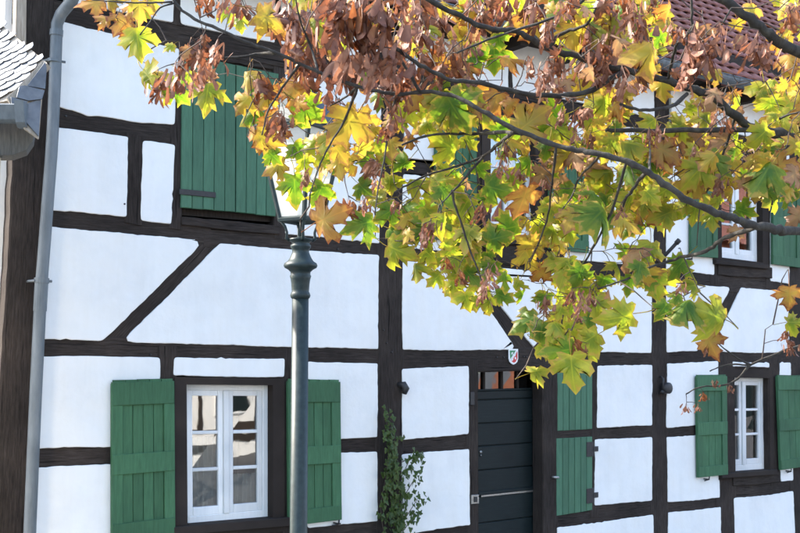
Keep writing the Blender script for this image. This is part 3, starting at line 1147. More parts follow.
# eaves: fascia, soffit, half-round gutter
mb = MB()
mb.box(HX0 - .08, HX1 + .1, EY + .01, .0, EAVE_Z - .02, EAVE_Z + .02)
mb.build('soffit', M['timber'], house)
mb = MB()
gx0, gx1 = HX0 - .05, HX1 + .1
gr = .075
prof = []
for k in range(11):
    a_ = math.pi * k / 10
    prof.append((-.38 + gr * math.cos(a_) * -1, EAVE_Z - gr * math.sin(a_)))
prof = [(-.38 - gr - .012, EAVE_Z + .004), (-.38 - gr - .006, EAVE_Z + .012)] + prof
inner = [(y + (.004 if y < -.38 else -.004), z + .004) for y, z in prof[2:]][::-1]
loop = prof + inner
nn_ = len(loop)
vs = [(gx0, y, z) for y, z in loop] + [(gx1, y, z) for y, z in loop]
mb.add(vs, [(i, (i + 1) % nn_, (i + 1) % nn_ + nn_, i + nn_) for i in range(nn_)])
mb.build('gutter', M['zinc'], house)
for px in (690, 735, 790):
    x = at(px, 85, -.38).x
    mb = MB()
    for k in range(10):
        a0_, a1_ = math.pi * k / 10, math.pi * (k + 1) / 10
        mb.add([(x + dx, -.38 - (gr + .004) * math.cos(t), EAVE_Z - (gr + .004) * math.sin(t)) for dx, t in ((-.012, a0_), (.012, a0_), (.012, a1_), (-.012, a1_))], [(0, 1, 2, 3)])
    mb.build('gutter_bracket', M['zinc'], house)
# rafter ends
for k in range(18):
    x = HX0 + .2 + k * .72
    mb = MB()
    mb.box(x, x + .09, EY + .02, .05, EAVE_Z - .13, EAVE_Z - .021)
    mb.build('rafter_end', M['timber'], house)

# ------------------------------------------------------------------ downpipe
PY = -.11
pp = [at(78, -14, -.3), at(72, 1, -.26), at(61, 14, -.15), at(57, 24, PY), at(56.3, 40, PY), at(55, 80, PY), at(53, 125, PY), at(51.3, 155, PY), at(49.2, 182, PY), at(45.4, 232, PY), at(41.6, 281, PY), at(39.8, 312, PY), at(35.4, 400, PY), at(30.3, 520, PY), at(26, 620, PY), at(24, 740, PY)]
mb = MB()
mb.tube(pp, .041, 18)
pipe = mb.build('downpipe', M['zinc'], house, True)
for a, b, r in [(1, 2, 0), (0, 0, 0)]:
    pass
for (pxa, pya, pxb, pyb, r) in [(56.6, 30, 56.2, 36, .0455), (41.6, 281, 39.9, 311, .0445), (41.8, 278, 41.5, 283, .05), (54.4, 59.5, 54.2, 62.5, .048)]:
    mb = MB()
    mb.tube([at(pxa, pya, PY), at(pxb, pyb, PY)], r, 18)
    mb.build('pipe_collar', M['zinc'], pipe, False)
for (px, py) in [(55.3, 61), (41.6, 281)]:
    p = at(px, py, PY)
    mb = MB()
    mb.tube([p + Vector((.066, -.012, 0)), p + Vector((.03, -.01, 0)), p + Vector((-.05, -.01, 0)), p + Vector((-.07, .06, 0)), p + Vector((-.06, .12, 0))], .009, 8)
    mb.build('pipe_clip', M['zinc'], pipe, False)
#OBJECTS
# ------------------------------------------------------------------ low slate-roofed neighbour at the left
corner = at(44, 59, -1.5)
nA = (CR * -.30 + CF * -.75 + CU * .59).normalized()       # slope that catches the sun
nB = (CR * .62 + CF * -.72 + CU * .22).normalized()        # hung slates in the shade
annex = thing('slate_roofed_outbuilding', 'low outbuilding with sunlit slate roof and zinc gutter at the left edge', 'outbuilding', (corner.x - 1.2, corner.y - .4, GZ))
PA = [atp(px, py, corner, nA) for px, py in [(-75, 6), (-12, 12), (26, 44), (44, 59), (8, 96), (-75, 112)]]
mb = MB()
fr = [p - nA * .03 for p in PA]
bk = [p - nA * .07 for p in PA]
n = len(fr)
mb.add(fr + bk, [tuple(range(n))[::-1], tuple(range(n, 2 * n))] + [(i, i + n, (i + 1) % n + n, (i + 1) % n) for i in range(n)])
aroof = mb.build('roof', M['oldwood'], annex)
# slates in rising courses
up = (PA[3] - PA[4]).normalized()
cu_ = atp(10, 60, corner, nA)
ca_ = (atp(40, 45, corner, nA) - cu_).normalized()        # course direction, rising to the right
cd_ = nA.cross(ca_).normalized()
if cd_.dot(CU) > 0:
    cd_ = -cd_
def inpoly(px, py, poly):
    ins = False
    for i in range(len(poly)):
        (x0, y0), (x1, y1) = poly[i - 1], poly[i]
        if (y0 > py) != (y1 > py) and px < (x1 - x0) * (py - y0) / (y1 - y0) + x0:
            ins = not ins
    return ins
APOLY = [proj(p)[:2] for p in PA]
sw, sh_ = .095, .052
slate_meshes = []
for vnt in range(4):
    mb = MB()
    rr = random.Random(vnt)
    base = [(-.5, 0), (.5, 0), (.52, .75), (.40, 1.12), (.1, 1.28), (-.25, 1.24), (-.48, 1.05)]
    base = [(x + rr.uniform(-.03, .03), y + rr.uniform(-.04, .04)) for x, y in base]
    fr = [(ca_ * (x * sw) + cd_ * (y * sh_) + nA * (.002 + .006 * y)) for x, y in base]
    bk = [p - nA * .004 for p in fr]
    n = len(fr)
    mb.add(fr + bk, [tuple(range(n)), tuple(range(n, 2 * n))[::-1]] + [(i, (i + 1) % n, (i + 1) % n + n, i + n) for i in range(n)])
    me = mb.mesh('slate')
    me.materials.append(M['slate'])
    slate_meshes.append(me)
for i in range(-16, 14):
    for j in range(-9, 22):
        p = cu_ + ca_ * (sw * .97 * (i + .5 * (j % 2))) + cd_ * (sh_ * j)
        q = proj(p + cd_ * sh_ * .6)
        q2 = proj(p + cd_ * sh_ * 1.1 + ca_ * sw * .3)
        if inpoly(q[0], q[1], APOLY) and inpoly(q2[0], q2[1], APOLY) and q[0] > -75:
            o = bpy.data.objects.new('slate', slate_meshes[(i * 7 + j * 3) % 4])
            COL.objects.link(o)
            setp(o, aroof)
            o.location = p - nA * .028 + nA * RNG.uniform(0, .004)
            o.rotation_euler = tuple(RNG.normal(size=3) * .014)
# hung slates on the shaded end
def hung(pts, lift, name='hung_slate', mat='slate', th=.012, par=annex):
    P = [atp(px, py, corner, nB) + nB * lift for px, py in pts]
    mb = MB()
    n = len(P)
    mb.add(P + [p - nB * th for p in P], [tuple(range(n))[::-1], tuple(range(n, 2 * n))] + [(i, i + n, (i + 1) % n + n, (i + 1) % n) for i in range(n)])
    return mb.build(name, M[mat], par)
hung([(44, 60), (47, 66), (44, 90), (40, 138), (26, 128), (12, 104), (8, 97)], -.016, 'gable_board', 'oldwood')
hung([(45, 62), (46.5, 68), (45, 89), (27, 86)], .004)
hung([(19, 87), (24, 86), (44, 91), (41.5, 99.5), (28, 101), (16, 98)], .010)
hung([(11, 97), (28, 101.5), (24, 106), (12, 106)], .002)
hung([(25, 104), (41, 99), (39, 136), (31, 127), (24, 119)], -.002)
# gutter with a moulded end, soffit, wall
gdir = (CR * 1.0 + CF * .05).normalized()
gdir.z = 0
gdir.normalize()
ge = atd(19, 113, proj(corner)[2] - .12)
mb = MB()
side = Vector((0, 0, 1)).cross(gdir).normalized()
if side.dot(CF) > 0:
    side = -side
prof = [(-.002, .035), (.07, .035), (.078, .028), (.06, -.01), (.045, -.045), (.02, -.06), (-.002, -.06)]
A = [ge + side * a + Vector((0, 0, b)) for a, b in prof]
B = [p - gdir * 1.4 for p in A]
n = len(A)
mb.add(A + B, [tuple(range(n)), tuple(range(n, 2 * n))[::-1]] + [(i, i + n, (i + 1) % n + n, (i + 1) % n) for i in range(n)])
mb.build('gutter', M['zinc'], annex)
mb = MB()
E = [ge + gdir * .001 + side * a * 1.3 + Vector((0, 0, b * 1.3 - .005)) for a, b in [(-.01, .04), (.075, .04), (.06, -.005), (.045, -.045), (.02, -.062), (-.01, -.062)]]
n = len(E)
mb.add(E + [p + gdir * .05 for p in E], [tuple(range(n))[::-1], tuple(range(n, 2 * n))] + [(i, i + n, (i + 1) % n + n, (i + 1) % n) for i in range(n)])
mb.build('gutter_end', M['zinc'], annex)
mb = MB()
dpt = proj(corner)[2]
P = [atd(px, py, dpt + .02) for px, py in [(-160, 120), (26, 120), (35, 128), (33, 140), (26, 150), (12, 155), (-160, 158)]]
n = len(P)
mb.add(P + [p + CF * .3 - CR * .1 for p in P], [tuple(range(n))[::-1], tuple(range(n, 2 * n))] + [(i, i + n, (i + 1) % n + n, (i + 1) % n) for i in range(n)])
mb.build('eaves_board', M['darkwood'], annex)
q0 = atd(-1.5, 240, dpt + .12)
mb = MB()
x1_, y1_ = q0.x, q0.y
zt_ = atd(0, 150, dpt + .12).z
mb.add([(x1_, y1_, GZ), (x1_, y1_, zt_), (x1_ - 1.4, y1_ - .9, zt_), (x1_ - 1.4, y1_ - .9, GZ), (x1_ - .12, y1_ + .18, GZ), (x1_ - .12, y1_ + .18, zt_), (x1_ - 1.52, y1_ - .72, zt_), (x1_ - 1.52, y1_ - .72, GZ)],
       [(0, 3, 2, 1), (4, 5, 6, 7), (0, 1, 5, 4), (2, 3, 7, 6), (1, 2, 6, 5)])
mb.build('wall', M['plaster_cream'], annex)
# upright weathered board at the corner above the slates
mb = MB()
Q = Quad((17, -40), (27, -40), (26, 50), (15, 50), -.02)
qbox(mb, Q, 0, 1, 0, 1, -.025, .05, .004)
mb.build('corner_board', M['oldwood'], house)

# ------------------------------------------------------------------ street lamp
LD = 6.0
lc = atd(300.3, 300, LD)
ppm = FPX / LD
def lz(py):
    return atd(300, py, LD).z
lamp = thing('street_lamp', 'dark green cast-iron street lamp with tapered glass lantern half hidden by leaves', 'street lamp', (lc.x, lc.y, GZ))
mb = MB()
prof = [(.16, GZ), (.16, GZ + .25), (.13, GZ + .30), (.11, GZ + .55), (.075, GZ + .62), (.06, GZ + .75), (.050, GZ + .9), (.0475, lz(299))]
mb.lathe((lc.x, lc.y, 0), prof, 20)
mb.build('shaft', M['lamp'], lamp, True)
def px_r(r):
    return r / ppm
col = [(8.2, 299), (9.6, 297.5), (10.2, 295.5), (9.4, 293), (8.6, 291.5), (8.8, 289.5), (9.2, 284), (9.9, 279), (10.8, 276), (9.9, 274.5), (10.0, 272), (12.5, 269.5), (16.2, 267.5), (17.0, 265.5), (16.2, 263.2), (13.0, 261), (11.0, 258), (9.5, 254.5), (8.4, 251.5), (8.8, 249), (10.2, 247), (10.4, 245), (8.8, 243.5), (9.5, 241.5), (12.0, 240), (12.2, 238.5), (7, 237.5), (2.5, 236)]
mb = MB()
mb.lathe((lc.x, lc.y, 0), [(px_r(r), lz(y)) for r, y in col], 28)
mb.build('capital', M['lamp'], lamp, True)
LR_ = math.atan2(CF.y, CF.x)          # lantern turned so that one edge looks at the street
zb, zt = lz(219.5), lz(128)
hb, ht = px_r(19.5), px_r(43)
ang0 = math.radians(-90) - YAW + math.radians(14)
def corner_pt(k, h, z):
    a = ang0 + k * math.pi / 2
    return Vector((lc.x + h * math.cos(a), lc.y + h * math.sin(a), z))
for k in range(4):
    b0 = corner_pt(k, hb * 1.1, zb)
    a = ang0 + k * math.pi / 2
    d = Vector((math.cos(a), math.sin(a), 0))
    base = Vector((lc.x, lc.y, 0))
    pts = [base + d * px_r(11) + Vector((0, 0, lz(240))), base + d * px_r(14.5) + Vector((0, 0, lz(238))), base + d * px_r(14) + Vector((0, 0, lz(232))), base + d * px_r(16) + Vector((0, 0, lz(226))), b0]
    mb = MB()
    mb.tube(pts, [px_r(2.0), px_r(1.8), px_r(1.4), px_r(1.4), px_r(1.6)], 8)
    mb.build('lantern_bracket', M['lamp'], lamp, True)
mb = MB()
mb.tube([Vector((lc.x, lc.y, lz(237))), Vector((lc.x, lc.y, lz(219)))], px_r(1.4), 8)
mb.build('gas_pipe', M['lamp'], lamp, True)
mb = MB()
for (h, z, r) in [(hb * 1.1, zb, .016), (ht * 1.02, zt, .018)]:
    for k in range(4):
        mb.tube([corner_pt(k, h, z), corner_pt(k + 1, h, z)], r, 6)
for k in range(4):
    mb.tube([corner_pt(k, hb * 1.08, zb), corner_pt(k, ht, zt)], .0145, 6)
lf = mb.build('lantern_frame', M['lamp'], lamp)
for k in range(4):
    mb = MB()
    mb.add([corner_pt(k, hb * 1.05, zb + .005), corner_pt(k + 1, hb * 1.05, zb + .005), corner_pt(k + 1, ht * .98, zt - .005), corner_pt(k, ht * .98, zt - .005)], [(0, 1, 2, 3)])
    mb.build('lantern_pane', M['milk'], lamp)
mb = MB()
hs = [(ht * 1.12, zt + .012), (ht * 1.12, zt + .03), (ht * .78, zt + .12), (ht * .40, zt + .20), (ht * .36, zt + .23), (ht * .42, zt + .25), (ht * .2, zt + .30)]
for i in range(len(hs) - 1):
    for k in range(4):
        mb.add([corner_pt(k, *hs[i]), corner_pt(k + 1, *hs[i]), corner_pt(k + 1, *hs[i + 1]), corner_pt(k, *hs[i + 1])], [(0, 1, 2, 3)])
mb.build('lantern_roof', M['lamp'], lamp)
mb = MB()
mb.lathe((lc.x, lc.y, zt + .29), [(.02, 0), (.03, .02), (.015, .04), (.028, .07), (.02, .095), (.003, .13)], 14)
mb.build('finial', M['lamp'], lamp, True)
mb = MB()
mb.lathe((lc.x, lc.y, 0), [(.02, zb), (.024, zb + .06), (.045, zb + .12), (.05, zb + .22), (.03, zb + .30), (.008, zb + .32)], 16)
mb.build('burner', M['enamel'], lamp, True)

# ------------------------------------------------------------------ houses across the street (seen as reflections)
def far_house(label, x0, x1, y, h, mat, tint, nwin, timbered):
    t = thing('brick_house' if not timbered else 'timbered_house', label, 'house', ((x0 + x1) / 2, y, GZ))
    mb = MB()
    mb.box(x0, x1, y - 6, y, GZ, h)
    mb.build('wall', mat, t)
    mb = MB()
    mb.add([(x0 - .3, y + .4, h - .1), (x1 + .3, y + .4, h - .1), (x1 + .3, y - 3, h + 3.4), (x0 - .3, y - 3, h + 3.4), (x0 - .3, y - 6.4, h - .1), (x1 + .3, y - 6.4, h - .1)],
           [(0, 1, 2, 3), (3, 2, 5, 4), (0, 3, 4), (1, 5, 2)])
    mb.build('roof', M['tile'], t)
    for r in range(2):
        for k in range(nwin):
            x = x0 + (x1 - x0) * (k + .5) / nwin
            z = .6 + r * 2.7
            f = MB()
            f.box(x - .55, x + .55, y - .02, y + .05, z, z + 1.5)
            wn = f.build('window', M['white'], t)
            for a in (-.5, .03):
                for b in (.06, .8):
                    g_ = MB()
                    g_.add([(x + a, y + .056, z + b), (x + a + .47, y + .056, z + b), (x + a + .47, y + .056, z + b + .66), (x + a, y + .056, z + b + .66)], [(0, 3, 2, 1)])
                    g_.build('pane', M['door'], wn)
    if not timbered:
        f = MB()
        f.box(x0 - .02, x1 + .02, y + .06, y + .12, GZ, 2.75)
        f.build('plinth', M['door'], t)  # added dark band, not a known plinth: darkens reflections in low panes and over-light
    if timbered:
        for z in (.1, 2.4, 2.9, 5.2):
            f = MB()
            f.box(x0, x1, y, y + .03, z, z + .18)
            f.build('timber_rail', M['timber'], t)
        for k in range(nwin + 1):
            x = x0 + (x1 - x0) * k / nwin
            f = MB()
            f.box(x - .06, x + .06, y, y + .025, GZ, h)
            f.build('timber_post', M['timber'], t)
    return t
far_house('white timbered house across the street, reflected in the window by the lamp', 7.0, 14.5, -15.0, 5.4, M['plaster'], None, 4, True)
far_house('red brick house across the street, reflected in the upper right window', 26.0, 38.0, -15.5, 6.0, M['brick'], None, 4, False)
#TREE
# ------------------------------------------------------------------ climbing plant on the middle post
ivy = thing('climbing_plant', 'straggly green climbing plant growing up the dark middle post', 'plant', (at(392, 600).x, -.05, GZ))
IR = random.Random(3)
def leafy(n_pts, size, rnd, flat=.35):
    pass
st = MB()
stems = []
for k in range(5):
    pts = []
    x = 386 + k * 4.5
    top = [392, 430, 455, 410, 470][k]
    y = 700
    while y > top:
        pts.append(at(x, y, -.03 - .02 * IR.random()))
        x += IR.uniform(-3, 3)
        x = min(max(x, 381), 406)
        y -= 14
    stems.append(pts)
    st.tube(pts, [.006 - .004 * i / len(pts) for i in range(len(pts))], 5)
for (x0, y0, x1, y1) in [(402, 500, 419, 470), (404, 520, 420, 495), (400, 480, 412, 452), (404, 530, 416, 512), (402, 462, 421, 456)]:
    a, b = at(x0, y0, -.05), at(x1, y1, -.14)
    mid = (a + b) / 2 + Vector((0, -.03, .03))
    st.tube([a, mid, b], [.004, .003, .002], 5)
    stems.append([a * .7 + mid * .3, mid, mid * .5 + b * .5, b])
st.build('stem', M['twig'], ivy)
lv, lf_, rims, uvs_ = [], [], [], []
def add_leaf5(c, s, nrm_, tip):
    y_ = tip.normalized()
    z_ = (nrm_ - y_ * nrm_.dot(y_)).normalized()
    x_ = y_.cross(z_)
    out = [(0, -.1), (.42, -.22), (.55, .05), (.36, .30), (.30, .55), (0, 1), (-.30, .55), (-.36, .30), (-.55, .05), (-.42, -.22)]
    b = len(lv)
    lv.append(tuple(c + z_ * s * .06)); rims.append(0); uvs_.append((0, .2))
    for (a, h) in out:
        lv.append(tuple(c + x_ * a * s + y_ * h * s - z_ * (abs(a) * .25) * s)); rims.append(.8); uvs_.append((a, h))
    for i in range(10):
        lf_.append((b, b + 1 + i, b + 1 + (i + 1) % 10))
for pts in stems:
    for i in range(len(pts) - 1):
        for _ in range(12 if len(pts) > 5 else 7):
            t = IR.random()
            p = pts[i] * (1 - t) + pts[i + 1] * t
            if p.z > at(392, 395, 0).z:
                continue
            c = p + Vector((IR.gauss(0, .024), -.015 - abs(IR.gauss(0, .03)), IR.gauss(0, .03)))
            nn = Vector((IR.gauss(.2, .5), -1, IR.gauss(.4, .5))).normalized()
            add_leaf5(c, IR.uniform(.024, .046), nn, Vector((IR.gauss(0, .6), IR.gauss(-.1, .2), -1)))
def leaf_mesh(name, v, f, rim, uv, mats, midx=None):
    me = bpy.data.meshes.new(name)
    me.from_pydata([tuple(p) for p in v], [], f)
    for m_ in mats:
        me.materials.append(m_)
    at_ = me.attributes.new('rim', 'FLOAT', 'POINT')
    at_.data.foreach_set('value', np.array(rim, dtype=np.float32))
    ul = me.uv_layers.new(name='UVMap')
    idx = np.zeros(len(me.loops), dtype=np.int32)
    me.loops.foreach_get('vertex_index', idx)
    ul.data.foreach_set('uv', np.array(uv, dtype=np.float32)[idx].ravel())
    if midx is not None:
        me.polygons.foreach_set('material_index', np.array(midx, dtype=np.int32))
    me.polygons.foreach_set('use_smooth', [True] * len(me.polygons))
    return me
o = link('foliage', leaf_mesh('foliage', lv, lf_, rims, uvs_, [M['ivy']]), None, ivy)
o['kind'] = 'stuff'

# ------------------------------------------------------------------ the maple that hangs into the picture from the right
TRUNK = atd(1120, 300, 4.4)
tree = thing('maple_tree', 'autumn maple with green, yellow and brown leaves hanging across the house front', 'tree', (TRUNK.x, TRUNK.y, GZ))
TR = random.Random(11)

# one leaf blade: half outline, base at the origin, tip at y = 1
HALF = [(.0, .0), (.12, -.07), (.25, -.10), (.41, -.04), (.37, .07), (.43, .11), (.60, .11), (.585, .23), (.74, .36), (.56, .405), (.51, .53), (.385, .455), (.25, .435), (.285, .60), (.37, .73), (.215, .745), (.13, .85), (.0, 1.02)]
HALF_DRY = [(x * .8, y) for x, y in HALF]
def blade(seed, fold, droop, twist, wave, half=HALF, pet=True):
    r = random.Random(seed)
    out = [(x, y) for x, y in half] + [(-x, y) for x, y in half[1:-1]][::-1]
    wx, wy, sk = r.uniform(.82, 1.12), r.uniform(.9, 1.15), r.gauss(0, .12)
    out = [(x * wx * r.uniform(.86, 1.12) + r.gauss(0, .018) + sk * x * x, y * wy + r.gauss(0, .02)) for x, y in out]
    cen = (0, .24)
    v, rim, uv, f = [], [], [], []
    ph = [r.uniform(0, 6.28) for _ in range(4)]
    def z(x, y):
        d = math.hypot(x, y - .24)
        return (-fold * abs(x) - droop * d * d + twist * x * (y - .2) + wave * math.sin(x * 7 + ph[0]) * math.sin(y * 6 + ph[1]) * (.3 + d)
                + wave * .6 * math.sin(math.atan2(x, y - .2) * 5 + ph[2]) * d)
    v.append((0, .24, z(0, .24))); rim.append(0.0); uv.append((0, .24))
    n = len(out)
    for k, sc in enumerate((.5, 1.0)):
        for (x, y) in out:
            xx, yy = cen[0] + (x - cen[0]) * sc, cen[1] + (y - cen[1]) * sc
            if k == 1:
                e = 0.0
            v.append((xx, yy, z(xx, yy))); uv.append((xx, yy))
            rim.append(.45 if k == 0 else 1.0)
    for i in range(n):
        j = (i + 1) % n
        f.append((0, 1 + j, 1 + i))
        f.append((1 + i, 1 + j, 1 + n + j, 1 + n + i))
    if pet:      # leaf stalk
        b = len(v)
        for k in range(4):
            t = k / 3
            c = (0.0 + .03 * math.sin(t * 3 + ph[3]), -.62 * t, -.22 * t * t)
            w_ = .012 * (1 + .4 * t)
            for dx, dz in ((-w_, 0), (w_, 0), (0, w_ * 1.6)):
                v.append((c[0] + dx, c[1], c[2] + dz)); rim.append(.9); uv.append((dx, -.3))
        for k in range(3):
            for q in range(3):
                a0, a1 = b + k * 3 + q, b + k * 3 + (q + 1) % 3
                f.append((a0, a1, a1 + 3, a0 + 3))
    return v, f, rim, uv
PET = Vector((.0, -.62, -.22))
BLADES = [blade(31, .35, .6, .3, .12), blade(32, .15, .10, -.1, .11), blade(33, .8, .25, .3, .10), blade(1, .14, .18, .05, .06), blade(2, .30, .2, -.12, .08), blade(3, .02, .45, .2, .09), blade(4, .5, .2, .15, .08),
          blade(5, -.10, .22, -.2, .07), blade(6, .18, .42, .22, .08), blade(7, .55, .35, -.2, .10)]
DRY = [blade(21, .75, .55, .35, .16, HALF_DRY), blade(22, .9, .9, -.4, .2, HALF_DRY), blade(23, .6, 1.1, .5, .22, HALF_DRY)]
LM = {}
def blade_mesh(code, k):
    key = (code, k)
    if key not in LM:
        src = (DRY if code == 'B' else BLADES)[k]
        LM[key] = leaf_mesh('leaf', *src, [LEAF[code]])
    return LM[key]

# winged seeds, hanging in bunches
def seed_wing(r, L, wd):
    pts = [(-.10, 0), (.10, 0), (.16, .18), (.26, .45), (.34, .72), (.22, .95), (0, 1.0), (-.12, .75), (-.12, .4), (-.14, .15)]
    return [(x * wd, y * L) for x, y in pts]
def bunch(seed, nw, mt_):
    r = random.Random(seed)
    v, f, rim, uv = [], [], [], []
    for k in range(nw):
        a = r.uniform(0, 6.28)
        rad = abs(r.gauss(0, .42))
        org = Vector((rad * math.cos(a), -r.uniform(-.75, .65), rad * math.sin(a) * .8))
        d = Vector((r.gauss(0, .38), -1, r.gauss(0, .38))).normalized()
        sd = Vector((r.gauss(0, 1), r.gauss(0, .3), r.gauss(0, 1)))
        sd = (sd - d * sd.dot(d)).normalized()
        nn = d.cross(sd)
        L, wd = r.uniform(.45, 1.1), r.uniform(.34, .95)
        o_ = seed_wing(r, L, wd)
        cu = r.uniform(-1.0, 1.0)
        b = len(v)
        m = len(o_)
        ctr = org + d * L * .5 + nn * cu * .06
        v.append(tuple(ctr)); rim.append(.3); uv.append((.5, .5))
        for (x, y) in o_:
            p = org + d * y + sd * x + nn * (cu * (y / L) ** 2 * .3 + 1.6 * x * abs(x) + .9 * x * x)
            v.append(tuple(p)); rim.append(.4 + .5 * (y / L)); uv.append((.5 + x, .5))
        for i in range(m):
            f.append((b, b + 1 + i, b + 1 + (i + 1) % m))
        if r.random() < .5:       # thread-thin stalk
            b = len(v)
            t0 = Vector((0, .9, 0))
            for p in (t0, org * .5 + t0 * .5, org):
                for q in (-.012, .012):
                    v.append((p.x + q, p.y, p.z + q)); rim.append(.9); uv.append((.5, .5))
            f += [(b, b + 1, b + 3, b + 2), (b + 2, b + 3, b + 5, b + 4)]
    return leaf_mesh('seed_bunch', v, f, rim, uv, [LEAF[mt_]])
BUNCH = [bunch(100 + k, nw, mt_) for k, (nw, mt_) in enumerate(((18, 'S'), (22, 'T'), (26, 'S'), (15, 'T'), (20, 'S'), (24, 'U')))]

